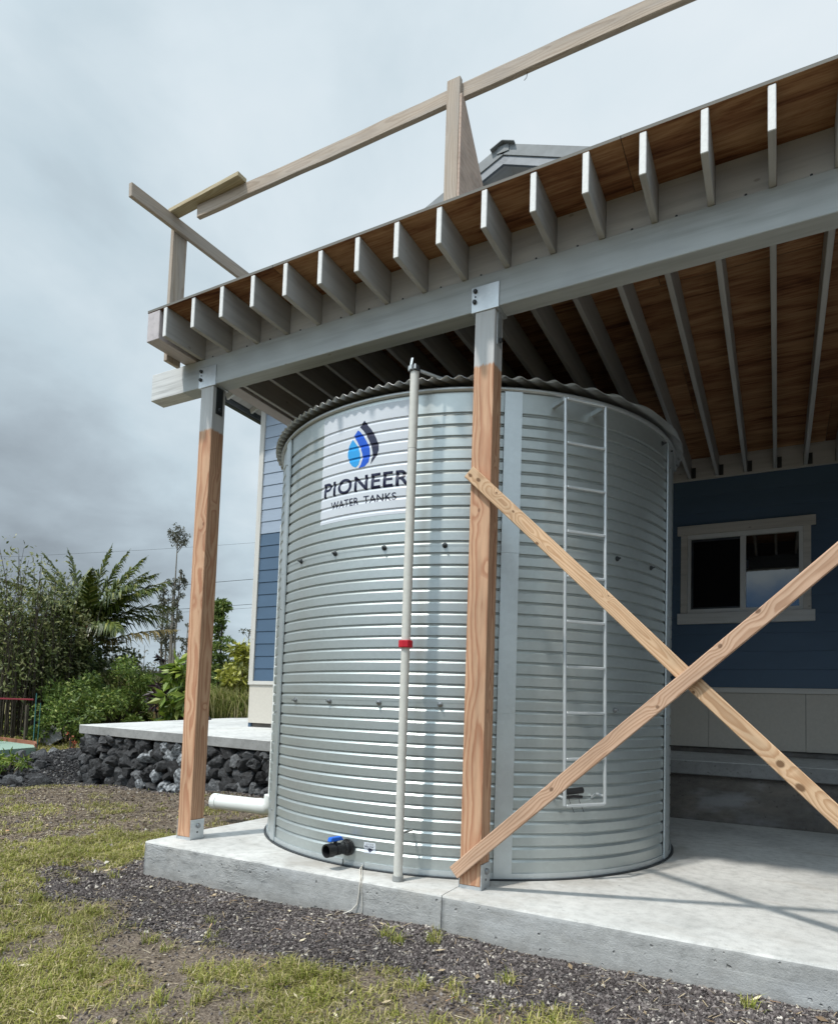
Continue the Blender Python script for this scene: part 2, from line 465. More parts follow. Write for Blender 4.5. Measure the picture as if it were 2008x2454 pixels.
M_lightstop = plain('light_stop_sheet', (0.16, 0.165, 0.16), 0.8, 0, 0.12, 4)
M_flash = plain('grey_flashing', (0.20, 0.215, 0.225), 0.6, 0.0, 0.18, 7)
M_wire = plain('wire_black', (0.03, 0.035, 0.04), 0.6)


def siding():
    m, nt, b = newmat('blue_siding')
    p = objco(nt)
    r = rnd(nt)
    pn = vmath(nt, 'ADD', p, node(nt, 'ShaderNodeCombineXYZ', X=mth(nt, 'MULTIPLY', r, 41.0), Y=0.0, Z=0.0).outputs[0])
    g = noise_(nt, scaled(nt, pn, (3, 40, 40)), 1.0, 4, 0.6, 0.3)
    l = noise_(nt, scaled(nt, pn, (0.8, 2, 2)), 1.0, 3, 0.6)
    col = mix(nt, 1.0, (0.074, 0.125, 0.195), ramp(nt, l, [(0.3, 0.92), (0.7, 1.07)]), 'MULTIPLY')
    setb(nt, b, col, 0.5, normal=bump(nt, g, 0.3, 0.002), spec=0.35)
    return m


M_siding = siding()


def primed():
    m, nt, b = newmat('primed_siding')
    p = objco(nt)
    g = noise_(nt, scaled(nt, p, (3, 40, 40)), 1.0, 4, 0.6, 0.3)
    setb(nt, b, mix(nt, 1.0, (0.31, 0.37, 0.455), ramp(nt, g, [(0.3, 0.95), (0.7, 1.04)]), 'MULTIPLY'), 0.5, normal=bump(nt, g, 0.3, 0.002), spec=0.35)
    return m


M_primed = primed()
M_skirt = plain('skirt_panel', (0.56, 0.525, 0.465), 0.75, 0, 0.06, 30)


def stone():
    m, nt, b = newmat('lava_stone')
    p = objco(nt)
    r = rnd(nt)
    pn = vmath(nt, 'ADD', p, node(nt, 'ShaderNodeCombineXYZ', X=mth(nt, 'MULTIPLY', r, 91.0), Y=mth(nt, 'MULTIPLY', r, 31.0), Z=0.0).outputs[0])
    n1 = noise_(nt, pn, 7.0, 6, 0.68)
    n2 = noise_(nt, pn, 60.0, 5, 0.7)
    v = node(nt, 'ShaderNodeTexVoronoi', None, Vector=pn, Scale=55.0).outputs['Distance']
    base = ramp(nt, r, [(0.0, (0.026, 0.025, 0.026)), (0.5, (0.056, 0.056, 0.058)), (0.8, (0.090, 0.091, 0.095)), (1.0, (0.15, 0.152, 0.156))])
    col = mix(nt, 1.0, base, ramp(nt, n1, [(0.3, 0.45), (0.5, 1.0), (0.72, 2.1)]), 'MULTIPLY')
    col = mix(nt, mth(nt, 'MULTIPLY', smooth(nt, noise_(nt, pn, 4.0, 5, 0.7), 0.60, 0.70), 0.30), col, (0.33, 0.34, 0.35))
    h = mth(nt, 'ADD', mth(nt, 'MULTIPLY', n1, 1.2), mth(nt, 'ADD', mth(nt, 'MULTIPLY', n2, 0.5), mth(nt, 'MULTIPLY', v, 0.4)))
    setb(nt, b, col, 0.8, normal=bump(nt, h, 0.9, 0.02), spec=0.3)
    return m


def stone_lime():
    """stones splashed with cement milk beside the pour"""
    m, nt, b = newmat('cement_splashed_stone')
    p = objco(nt)
    n1 = noise_(nt, p, 6.0, 6, 0.68)
    n2 = noise_(nt, p, 50.0, 5, 0.7)
    col = ramp(nt, n1, [(0.34, (0.07, 0.073, 0.077)), (0.47, (0.19, 0.20, 0.21)), (0.64, (0.48, 0.50, 0.52))])
    setb(nt, b, col, 0.8, normal=bump(nt, mth(nt, 'ADD', n1, mth(nt, 'MULTIPLY', n2, 0.5)), 0.9, 0.02), spec=0.25)
    return m


M_stone = stone()
M_stone_w = stone_lime()


def ground_mat():
    m, nt, b = newmat('ground_soil')
    p = objco(nt)
    at = node(nt, 'ShaderNodeAttribute', dict(attribute_name='mask'))
    sc = node(nt, 'ShaderNodeSeparateColor', Color=at.outputs[0])
    grav, grass = sc.outputs[0], sc.outputs[1]
    n1 = noise_(nt, p, 1.3, 6, 0.62, 0.5)
    n2 = noise_(nt, p, 9.0, 6, 0.66, 0.3)
    n3 = noise_(nt, p, 75.0, 4, 0.7)
    v = node(nt, 'ShaderNodeTexVoronoi', None, Vector=p, Scale=70.0)
    vd = v.outputs['Distance']
    vc = node(nt, 'ShaderNodeSeparateColor', Color=v.outputs['Color']).outputs[0]
    soil = ramp(nt, n3, [(0.3, (0.065, 0.050, 0.038)), (0.5, (0.155, 0.122, 0.094)), (0.68, (0.30, 0.25, 0.20))])
    soil = mix(nt, 1.0, soil, ramp(nt, n2, [(0.3, 0.70), (0.55, 1.0), (0.75, 1.25)]), 'MULTIPLY')
    gcol = ramp(nt, vc, [(0.0, (0.05, 0.045, 0.046)), (0.5, (0.11, 0.10, 0.102)), (0.85, (0.19, 0.178, 0.178)), (1.0, (0.42, 0.39, 0.36))])
    gcol = mix(nt, smooth(nt, vd, 0.35, 0.75), gcol, (0.03, 0.027, 0.026))
    green = ramp(nt, n3, [(0.3, (0.10, 0.095, 0.035)), (0.5, (0.19, 0.175, 0.06)), (0.7, (0.29, 0.25, 0.11))])
    gm = smooth(nt, mth(nt, 'ADD', grav, mth(nt, 'MULTIPLY', mth(nt, 'SUBTRACT', n2, 0.5), 0.5)), 0.35, 0.65)
    col = mix(nt, gm, soil, gcol)
    rm = smooth(nt, mth(nt, 'ADD', grass, mth(nt, 'MULTIPLY', mth(nt, 'SUBTRACT', n2, 0.5), 0.7)), 0.35, 0.75)
    col = mix(nt, mth(nt, 'MULTIPLY', rm, 0.75), col, green)
    col = mix(nt, sc.outputs[2], col, ramp(nt, n3, [(0.3, (0.022, 0.021, 0.022)), (0.55, (0.055, 0.053, 0.055)), (0.75, (0.12, 0.115, 0.115))]))
    h = mth(nt, 'ADD', mth(nt, 'MULTIPLY', n3, 0.6), mth(nt, 'ADD', n2, mth(nt, 'MULTIPLY', vd, 0.6)))
    setb(nt, b, col, 0.9, normal=bump(nt, h, 0.8, 0.015), spec=0.15)
    return m


M_ground = ground_mat()


def leafmat(name, stops, rough=0.5, trans=0.25, gloss=0.35):
    """colour varies from leaf to leaf, some light passes through"""
    m, nt, b = newmat(name)
    ri = nt.nodes.new('ShaderNodeNewGeometry').outputs['Random Per Island']
    col = ramp(nt, ri, stops)
    n = noise_(nt, objco(nt), 1.4, 3, 0.6)
    col = mix(nt, 1.0, col, ramp(nt, n, [(0.3, 0.72), (0.7, 1.25)]), 'MULTIPLY')
    setb(nt, b, col, rough, spec=gloss)
    if trans:
        tr = node(nt, 'ShaderNodeBsdfTranslucent', None, Color=col)
        ms = node(nt, 'ShaderNodeMixShader', None, Fac=trans)
        nt.links.new(b.outputs[0], ms.inputs[1])
        nt.links.new(tr.outputs[0], ms.inputs[2])
        nt.links.new(ms.outputs[0], nt.nodes['Material Output'].inputs[0])
    return m


M_grass = leafmat('grass_blades', [(0.0, (0.15, 0.165, 0.035)), (0.35, (0.26, 0.275, 0.055)), (0.60, (0.38, 0.36, 0.10)), (0.80, (0.47, 0.40, 0.19)), (1.0, (0.56, 0.47, 0.30))], 0.6, 0.25, 0.2)
M_mulch = leafmat('mulch_chips', [(0.0, (0.040, 0.029, 0.022)), (0.45, (0.115, 0.086, 0.066)), (0.80, (0.22, 0.175, 0.135)), (0.95, (0.36, 0.30, 0.23)), (1.0, (0.58, 0.52, 0.41))], 0.85, 0.0, 0.15)
M_tuft = leafmat('grass_tuft_blades', [(0.0, (0.15, 0.18, 0.035)), (0.40, (0.28, 0.31, 0.06)), (0.70, (0.44, 0.42, 0.12)), (1.0, (0.62, 0.52, 0.30))], 0.6, 0.25, 0.2)
M_straw = leafmat('straw_and_leaf', [(0.0, (0.16, 0.11, 0.07)), (0.4, (0.32, 0.24, 0.15)), (0.72, (0.54, 0.44, 0.29)), (0.94, (0.72, 0.65, 0.48)), (1.0, (0.60, 0.30, 0.12))], 0.7, 0.1, 0.2)
M_pebble = leafmat('cinder_pebbles', [(0.0, (0.042, 0.035, 0.034)), (0.45, (0.102, 0.086, 0.083)), (0.80, (0.17, 0.147, 0.142)), (0.95, (0.27, 0.24, 0.22)), (1.0, (0.60, 0.55, 0.48))], 0.85, 0.0, 0.2)
M_cinder = leafmat('dark_cinder', [(0.0, (0.018, 0.017, 0.018)), (0.6, (0.045, 0.043, 0.045)), (0.92, (0.09, 0.087, 0.088)), (1.0, (0.22, 0.21, 0.20))], 0.85, 0.0, 0.2)
M_leaf_dk = leafmat('dark_green_leaf', [(0.0, (0.029, 0.048, 0.017)), (0.5, (0.073, 0.105, 0.029)), (0.85, (0.138, 0.170, 0.052)), (1.0, (0.260, 0.277, 0.114))], 0.45, 0.22, 0.45)
M_leaf_olive = leafmat('olive_leaf', [(0.0, (0.048, 0.065, 0.022)), (0.5, (0.131, 0.157, 0.048)), (0.85, (0.239, 0.251, 0.091)), (1.0, (0.435, 0.413, 0.217))], 0.5, 0.22, 0.4)
M_leaf_mid = leafmat('mid_green_leaf', [(0.0, (0.050, 0.088, 0.018)), (0.5, (0.132, 0.202, 0.042)), (0.85, (0.229, 0.299, 0.067)), (1.0, (0.370, 0.405, 0.123))], 0.5, 0.28, 0.35)
M_leaf_bright = leafmat('bright_green_leaf', [(0.0, (0.057, 0.103, 0.014)), (0.5, (0.161, 0.241, 0.032)), (0.85, (0.287, 0.368, 0.057)), (1.0, (0.460, 0.506, 0.138))], 0.4, 0.3, 0.5)
M_leaf_yellow = leafmat('yellow_green_leaf', [(0.0, (0.132, 0.143, 0.017)), (0.5, (0.308, 0.319, 0.044)), (0.85, (0.484, 0.473, 0.099)), (1.0, (0.682, 0.660, 0.242))], 0.4, 0.3, 0.5)
M_leaf_purple = leafmat('purple_leaf', [(0.0, (0.012, 0.008, 0.012)), (0.6, (0.045, 0.022, 0.030)), (1.0, (0.10, 0.05, 0.055))], 0.4, 0.15, 0.5)
M_leaf_grey = leafmat('grey_tree_leaf', [(0.0, (0.061, 0.064, 0.046)), (0.5, (0.121, 0.127, 0.094)), (0.85, (0.198, 0.193, 0.149)), (1.0, (0.297, 0.275, 0.231))], 0.7, 0.12, 0.2)
M_leaf_far = leafmat('far_tree_leaf', [(0.0, (0.063, 0.076, 0.055)), (0.45, (0.109, 0.115, 0.090)), (0.8, (0.172, 0.167, 0.144)), (1.0, (0.253, 0.236, 0.213))], 0.8, 0.1, 0.1)
M_frond = leafmat('palm_leaflet', [(0.0, (0.036, 0.058, 0.012)), (0.5, (0.102, 0.138, 0.026)), (0.85, (0.189, 0.217, 0.043)), (1.0, (0.392, 0.362, 0.116))], 0.35, 0.22, 0.55)
M_frond_old = leafmat('old_palm_leaflet', [(0.0, (0.10, 0.08, 0.03)), (0.5, (0.20, 0.16, 0.06)), (1.0, (0.30, 0.22, 0.09))], 0.5, 0.2, 0.3)
M_tallgrass = leafmat('tall_grass', [(0.0, (0.093, 0.132, 0.028)), (0.4, (0.217, 0.248, 0.062)), (0.7, (0.404, 0.389, 0.155)), (1.0, (0.652, 0.559, 0.342))], 0.6, 0.25, 0.2)
M_flower = leafmat('orange_leaf', [(0.0, (0.35, 0.08, 0.04)), (1.0, (0.55, 0.18, 0.10))], 0.5, 0.2, 0.3)
M_bark = plain('grey_bark', (0.17, 0.155, 0.135), 0.85, 0, 0.4, 9, 0.15)
M_bark_dk = plain('dark_bark', (0.075, 0.062, 0.048), 0.85, 0, 0.4, 9, 0.15)
M_stem_g = plain('green_stem', (0.12, 0.125, 0.06), 0.7, 0, 0.35, 12, 0.2)
M_fibre = plain('palm_fibre', (0.20, 0.105, 0.055), 0.85, 0, 0.4, 12, 0.15)
M_pond = plain('pale_green_panel', (0.30, 0.42, 0.35), 0.45, 0, 0.06, 2)
M_rust = plain('rust_brown_board', (0.26, 0.10, 0.06), 0.8, 0, 0.25, 6)
M_redrail = plain('red_rail', (0.28, 0.03, 0.045), 0.55, 0, 0.25, 3)
M_teal = plain('teal_pole', (0.05, 0.15, 0.15), 0.5, 0, 0.2, 5)
M_greyrock = plain('grey_rock', (0.24, 0.235, 0.23), 0.85, 0, 0.3, 5, 0.2)

# ------------------------------------------------------------------ builders
WORLD = {}          # object -> its world matrix, as built


def link(o, mw=None, parent=None):
    COL.objects.link(o)
    mw = mw or Matrix.Identity(4)
    if parent is not None:
        o.parent = parent
        o.matrix_parent_inverse = WORLD[parent].inverted()
    o.matrix_basis = mw
    WORLD[o] = mw
    return o


def tag(o, label, cat, group=None):
    o['label'] = label
    o['category'] = cat
    if group:
        o['group'] = group
    return o


def thing(name, label, cat, loc=(0, 0, 0), group=None):
    o = bpy.data.objects.new(name, None)
    o.empty_display_size = 0.1
    link(o, Matrix.Translation(loc))
    return tag(o, label, cat, group)


def structure(o):
    o['kind'] = 'structure'
    return o


def stuff(o):
    o['kind'] = 'stuff'
    return o


def me_np(name, verts, faces, mat=None, smooth_=False):
    """mesh from arrays; faces is (n,k) or a list of such arrays"""
    me = bpy.data.meshes.new(name)
    verts = np.asarray(verts, np.float32)
    fl = faces if isinstance(faces, list) else [faces]
    fl = [np.asarray(f, np.int32) for f in fl if len(f)]
    me.vertices.add(len(verts))
    me.vertices.foreach_set('co', verts.ravel())
    tot = sum(f.size for f in fl)
    npoly = sum(len(f) for f in fl)
    me.loops.add(tot)
    me.loops.foreach_set('vertex_index', np.concatenate([f.ravel() for f in fl]))
    me.polygons.add(npoly)
    sizes = np.concatenate([np.full(len(f), f.shape[1], np.int32) for f in fl])
    start = np.concatenate([[0], np.cumsum(sizes)[:-1]]).astype(np.int32)
    me.polygons.foreach_set('loop_start', start)
    me.polygons.foreach_set('use_smooth', np.full(npoly, smooth_))
    me.update(calc_edges=True)
    me.validate()
    if mat:
        me.materials.append(mat)
    return me


def mobj(name, me, parent=None, mw=None):
    return link(bpy.data.objects.new(name, me), mw, parent)


def bm_obj(name, bm, mat, parent=None, mw=None, smooth_=False):
    me = bpy.data.meshes.new(name)
    bm.normal_update()
    if smooth_:
        for f in bm.faces:
            f.smooth = True
    bm.to_mesh(me)
    bm.free()
    if mat:
        me.materials.append(mat)
    return mobj(name, me, parent, mw)


_BOX = {}


def box_mesh(L, t, w, mat, bev=0.003, warp=0.0):
    """box 0..L on X, t on Y and w on Z, centred on Y and Z; eased edges"""
    key = (round(L, 3), round(t, 4), round(w, 4), mat.name, bev)
    if key in _BOX and not warp:
        return _BOX[key]
    bm = bmesh.new()
    bmesh.ops.create_cube(bm, size=1.0)
    for v in bm.verts:
        v.co = Vector(((v.co.x + 0.5) * L, v.co.y * t, v.co.z * w))
    if bev:
        bmesh.ops.bevel(bm, geom=bm.edges[:], offset=bev, segments=1, affect='EDGES', clamp_overlap=True)
    if warp:
        n = max(4, int(L / 0.25))
        for i in range(1, n):
            bmesh.ops.bisect_plane(bm, geom=bm.verts[:] + bm.edges[:] + bm.faces[:], plane_co=(L * i / n, 0, 0), plane_no=(1, 0, 0))
        s = random.random() * 50
        for v in bm.verts:
            a = v.co.x
            v.co.y += warp * mnoise.noise(Vector((a * 0.8, s, 0)))
            v.co.z += warp * mnoise.noise(Vector((a * 0.8, s, 9)))
            v.co += Vector((0, mnoise.noise(Vector((a * 4, s, v.co.z * 20))), mnoise.noise(Vector((a * 4, s + 7, v.co.y * 20))))) * warp * 0.25
    me = bpy.data.meshes.new('board')
    bm.to_mesh(me)
    bm.free()
    me.materials.append(mat)
    if not warp:
        _BOX[key] = me
    return me


def board(name, p0, p1, t, w, up, mat, parent=None, bev=0.003, warp=0.0):
    """length p0->p1 on local X; w lies along `up`, t across"""
    p0, p1 = Vector(p0), Vector(p1)
    x = (p1 - p0).normalized()
    z = Vector(up)
    z = (z - x * z.dot(x)).normalized()
    y = z.cross(x)
    mw = Matrix(((x.x, y.x, z.x, p0.x), (x.y, y.y, z.y, p0.y), (x.z, y.z, z.z, p0.z), (0, 0, 0, 1)))
    return mobj(name, box_mesh((p1 - p0).length, t, w, mat, bev, warp), parent, mw)


def slab_box(name, x0, x1, y0, y1, z0, z1, mat, parent=None, bev=0.002):
    """axis-aligned box, origin at its low-x end"""
    return board(name, (x0, (y0 + y1) / 2, (z0 + z1) / 2), (x1, (y0 + y1) / 2, (z0 + z1) / 2), y1 - y0, z1 - z0, (0, 0, 1), mat, parent, bev)


def tube_arrays(pts, rad, n=8, cap=True):
    pts = [Vector(p) for p in pts]
    rads = rad if isinstance(rad, (list, tuple)) else [rad] * len(pts)
    V, F = [], []
    up = Vector((0, 0, 1))
    prev = None
    for i, p in enumerate(pts):
        a = pts[max(0, i - 1)]
        b = pts[min(len(pts) - 1, i + 1)]
        t = (b - a).normalized()
        if prev is None:
            s = t.cross(up)
            if s.length < 1e-3:
                s = t.cross(Vector((1, 0, 0)))
            s.normalize()
        else:
            s = (prev - t * prev.dot(t)).normalized()
        prev = s
        u = s.cross(t)
        for k in range(n):
            an = 2 * math.pi * k / n
            V.append(p + (s * math.cos(an) + u * math.sin(an)) * rads[i])
    for i in range(len(pts) - 1):
        for k in range(n):
            F.append((i * n + k, i * n + (k + 1) % n, (i + 1) * n + (k + 1) % n, (i + 1) * n + k))
    T = []
    if cap:
        for base, centre, flip in ((0, pts[0], True), ((len(pts) - 1) * n, pts[-1], False)):
            c0 = len(V)
            V.append(centre)
            V += [V[base + k] for k in range(n)]
            for k in range(n):
                p_, q_ = c0 + 1 + k, c0 + 1 + (k + 1) % n
                T.append((c0, q_, p_) if flip else (c0, p_, q_))
    return V, F, T


def tube(name, pts, rad, mat, parent=None, n=12, cap=True, smooth_=True):
    V, F, T = tube_arrays(pts, rad, n, cap)
    fs = [np.array(F)]
    if T:
        fs.append(np.array(T))
    me = me_np(name, [tuple(v) for v in V], fs, mat, smooth_)
    if smooth_ and T:
        me.polygons.foreach_set('use_smooth', np.concatenate([np.ones(len(F), bool), np.zeros(len(T), bool)]))
    return mobj(name, me, parent)


def multi_tube(name, lines, mat, parent=None, n=5, smooth_=True):
    VV, FF, TT = [], [], []
    o = 0
    for pts, rad in lines:
        V, F, T = tube_arrays(pts, rad, n, True)
        VV += [tuple(v) for v in V]
        FF += [tuple(i + o for i in f) for f in F]
        TT += [tuple(i + o for i in f) for f in T]
        o += len(V)
    return mobj(name, me_np(name, VV, [np.array(FF), np.array(TT)], mat, smooth_), parent)


def lathe(name, prof, mat, parent=None, mw=None, n=24, smooth_=False):
    """prof: (r, z) pairs about local Z"""
    V, F = [], []
    for r, z in prof:
        for k in range(n):
            a = 2 * math.pi * k / n
            V.append((r * math.cos(a), r * math.sin(a), z))
    for i in range(len(prof) - 1):
        for k in range(n):
            F.append((i * n + k, i * n + (k + 1) % n, (i + 1) * n + (k + 1) % n, (i + 1) * n + k))
    return mobj(name, me_np(name, V, np.array(F), mat, smooth_), parent, mw)


def frame_z(loc, zdir, xdir=(0, 0, 1)):
    z = Vector(zdir).normalized()
    x = Vector(xdir)
    x = (x - z * x.dot(z))
    if x.length < 1e-4:
        x = Vector((1, 0, 0)) - z * z.x
    x.normalize()
    y = z.cross(x)
    return Matrix(((x.x, y.x, z.x, loc[0]), (x.y, y.y, z.y, loc[1]), (x.z, y.z, z.z, loc[2]), (0, 0, 0, 1)))


# ------------------------------------------------------------------ ground
CP = np.array([(0, -.25, -.262), (-.1, .8, -.24), (-.1, 2.2, -.2), (2.5, -.25, -.215), (4.5, -.25, -.21), (4.3, -3.9, -.30), (1.4, -2.2, -.29), (0, -3, -.33), (-3, 0, -.34),
               (-3, 1.6, -.33), (-6.4, 3.4, -.41), (-4.4, 3.2, -.31), (-2.2, 3.0, -.16), (-1, 2.3, -.18), (-9.4, 3.6, -.22), (-12.6, 6.6, -.02), (-13.8, 8.6, .32), (-11.5, 8.6, .44),
               (-9.8, 10.3, .58), (-8, 9, .52), (-25, 21, .9), (-60, 60, 1.8), (-30, 0, .2), (8, -8, -.4), (30, -20, -.6), (20, 20, .3), (-20, -10, -.4), (-6, 0, -.38), (-200, 200, 3), (200, 0, 0), (0, -200, -1)])


def vnoise(x, y, s, seed=0):
    """smooth value noise on arrays, about -0.5..0.5"""
    r = np.random.default_rng(seed).random((256, 256)) - 0.5
    x = np.asarray(x) * s
    y = np.asarray(y) * s
    xi, yi = np.floor(x).astype(int), np.floor(y).astype(int)
    fx, fy = x - xi, y - yi
    fx, fy = fx * fx * (3 - 2 * fx), fy * fy * (3 - 2 * fy)
    g = lambda i, j: r[(i % 256), (j % 256)]
    return (g(xi, yi) * (1 - fx) + g(xi + 1, yi) * fx) * (1 - fy) + (g(xi, yi + 1) * (1 - fx) + g(xi + 1, yi + 1) * fx) * fy


def sstep(a, b, x):
    t = np.clip((x - a) / (b - a), 0, 1)
    return t * t * (3 - 2 * t)


def ground_z(x, y, micro=True):
    x = np.asarray(x, float)
    y = np.asarray(y, float)
    num = np.zeros_like(x)
    den = np.zeros_like(x)
    for px, py, pz in CP:
        w = 1.0 / (((x - px) ** 2 + (y - py) ** 2) + 0.15) ** 1.5
        num += w * pz
        den += w
    z = num / den
    z = z + 0.42 * np.exp(-(((x + 7.35) / 0.80) ** 2 + ((y - 4.15) / 0.85) ** 2))          # rubble mound by the walkway corner
    far = np.hypot(x, y)
    z = z + vnoise(x, y, 0.9, 1) * 0.05 * sstep(0.6, 2.0, far)
    if micro:
        z = z + vnoise(x, y, 4.1, 2) * 0.018 + vnoise(x, y, 13.0, 3) * 0.010
    z = np.where((x > -0.02) & (x < 9) & (y > -0.16) & (y < 4), np.minimum(z, -0.30), z)
    return z


def gravel_mask(x, y):
    x = np.asarray(x, float)
    y = np.asarray(y, float)
    yb = np.interp(x, [-1.0, -.66, 0, .73, 1.81, 2.57, 3.1, 3.6, 5, 8], [-.8, -.95, -.80, -.86, -1.04, -1.00, -.97, -1.05, -1.6, -3])
    n = vnoise(x, y, 2.3, 5) * 0.5 + vnoise(x, y, 6.5, 6) * 0.28
    a = sstep(-0.22, 0.22, (y - yb) + n * 0.8)
    b = sstep(-0.15, 0.35, x + 0.75 + (y + 0.4) * -0.35 + n)
    c = 1 - sstep(0.1, 0.8, y + n)
    c = np.where(x > -0.1, 1, c)
    g = a * b * c
    # cinder at the foot of the rock wall and over the mound
    d = np.abs((y - 3.25) + (x + 2) * 0.08)
    g = np.maximum(g, sstep(0.55, 0.1, d + n * 0.5) * (x > -6.6) * (x < -0.5) * 0.7)
    m = np.exp(-(((x + 7.5) / 1.5) ** 2 + ((y - 3.5) / 1.3) ** 2))
    g = np.maximum(g, sstep(0.25, 0.6, m + n * 0.3))
    return g


def cinder_mask(x, y):
    n = vnoise(x, y, 2.3, 15) * 0.5
    m = np.exp(-(((np.asarray(x) + 7.6) / 1.6) ** 2 + ((np.asarray(y) - 3.5) / 1.35) ** 2))
    return sstep(0.22, 0.55, m + n * 0.3)


def grass_mask(x, y):
    x = np.asarray(x, float)
    y = np.asarray(y, float)
    n = vnoise(x, y, 1.7, 8) * 0.8 + vnoise(x, y, 4.7, 9) * 0.85 + vnoise(x, y, 12.0, 10) * 0.6
    base = 0.46 + n
    s = -0.8 * x + 0.6 * y
    mid = sstep(1.0, 2.2, s) * (1 - sstep(9, 10.5, s))             # thin, brown turf between the strip and the walkway
    base = base - 0.20 * mid
    strip = np.exp(-(((s - 0.75) / 0.55) ** 2)) * 0.35
    base = base + strip
    far = sstep(9.5, 11, s)
    base = base + 0.6 * far
    return np.clip(base, 0, 1) * (1 - 0.9 * gravel_mask(x, y))


def axis(lo, hi, step, far, grow=1.16):
    a = list(np.arange(lo, hi + 1e-6, step))
    s = step
    v = a[-1]
    while v < far:
        s *= grow
        v += s
        a.append(v)
    s = step
    v = a[0]
    b = []
    while v > -far:
        s *= grow
        v -= s
        b.append(v)
    return np.array(b[::-1] + a)


gx = axis(-8.5, 6.0, 0.05, 500)
gy = axis(-4.0, 5.0, 0.05, 500)
GX, GY = np.meshgrid(gx, gy)
GZ = ground_z(GX, GY)
nx, ny = len(gx), len(gy)
idx = np.arange(nx * ny).reshape(ny, nx)
F = np.stack([idx[:-1, :-1], idx[:-1, 1:], idx[1:, 1:], idx[1:, :-1]], -1).reshape(-1, 4)
gme = me_np('ground', np.stack([GX, GY, GZ], -1).reshape(-1, 3), F, M_ground, True)
ca = gme.color_attributes.new('mask', 'FLOAT_COLOR', 'POINT')
gm = gravel_mask(GX, GY).ravel()
rm = grass_mask(GX, GY).ravel()
ca.data.foreach_set('color', np.stack([gm, rm, cinder_mask(GX, GY).ravel(), 0 * gm + 1], -1).astype(np.float32).ravel())
structure(mobj('ground', gme))

# ------------------------------------------------------------------ concrete pad
XS, YS = -0.0773, -0.2173


def pad_section(name, x0, x1, parent):
    """one pour of the pad: cast faces a little out of true, broken arris"""
    bm = bmesh.new()
    y0, y1, z0, z1 = YS, 3.95, -0.46, 0.0
    nxs = max(8, int((x1 - x0) / 0.03))
    xs = [x0 + (x1 - x0) * i / nxs for i in range(nxs + 1)]
    zs = [z0, -0.30, -0.22, -0.16, -0.11, -0.07, -0.035, -0.012]
    ro = []
    for x in xs:
        row = []
        for k, z in enumerate(zs):
            dy = 0.004 * mnoise.noise(Vector((x * 5, z * 9, 1))) + 0.003 * mnoise.noise(Vector((x * 17, z * 23, 4)))
            row.append(bm.verts.new((x, y0 + dy, z)))
        ch = max(0.0, mnoise.noise(Vector((x * 6, 3, 7)))) * 0.014 + 0.004 + max(0, mnoise.noise(Vector((x * 23, 1, 2)))) * 0.006
        row.append(bm.verts.new((x, y0 + ch, 0.0015 * mnoise.noise(Vector((x * 8, 0, 0))) - 0.002)))
        row.append(bm.verts.new((x, y0 + 0.05, 0.0)))
        row.append(bm.verts.new((x, y1, 0.0)))
        ro.append(row)
    for a, b in zip(ro[:-1], ro[1:]):
        for k in range(len(a) - 1):
            f = bm.faces.new((a[k], b[k], b[k + 1], a[k + 1]))
            f.material_index = 0 if k >= len(zs) - 1 else 1
            f.smooth = k < len(zs) - 1
    for row, flip in ((ro[0], False), (ro[-1], True)):
        e = bm.verts.new((row[0].co.x, y1, z0))
        vs_ = row + [e]
        f = bm.faces.new(vs_ if flip else vs_[::-1])
        f.material_index = 1
    me = bpy.data.meshes.new(name)
    bm.normal_update()
    bm.to_mesh(me)
    bm.free()
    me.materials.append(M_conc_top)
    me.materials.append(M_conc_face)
    return mobj(name, me, parent)


pad = structure(bpy.data.objects.new('concrete_slab', None))
link(pad)
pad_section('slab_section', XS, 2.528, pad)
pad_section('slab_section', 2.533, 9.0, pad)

# ------------------------------------------------------------------ walkway, rock wall
WZ = lambda y: 0.69 + 0.066 * (y - 4.69)
wp = [(-6.45, 3.56), (-1.0, 3.13), (0.6, 3.93), (9.0, 3.93), (9.0, 4.72), (-3.4, 4.72), (-3.4, 9.0), (-7.1, 9.0)]
bm = bmesh.new()
tv = [bm.verts.new((x, y, WZ(min(y, 5.5)))) for x, y in wp]
bv = [bm.verts.new((x, y, WZ(min(y, 5.5)) - 0.152)) for x, y in wp]
bm.faces.new(tv)
bm.faces.new(bv[::-1])
for i in range(len(wp)):
    j = (i + 1) % len(wp)
    bm.faces.new((tv[i], bv[i], bv[j], tv[j]))
bmesh.ops.recalc_face_normals(bm, faces=bm.faces[:])
bmesh.ops.bevel(bm, geom=bm.edges[:], offset=0.008, segments=1, affect='EDGES')
bm.normal_update()
for f_ in bm.faces:
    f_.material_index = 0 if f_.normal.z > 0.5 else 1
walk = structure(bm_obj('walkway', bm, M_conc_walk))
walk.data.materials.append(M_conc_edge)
walk['label'] = 'raised pale concrete walkway round the house'
bm = bmesh.new()
fw = slab_box('foundation_wall', 0.9, 9.0, 4.02, 4.30, -0.4, 0.488, M_stem, walk, 0.004)

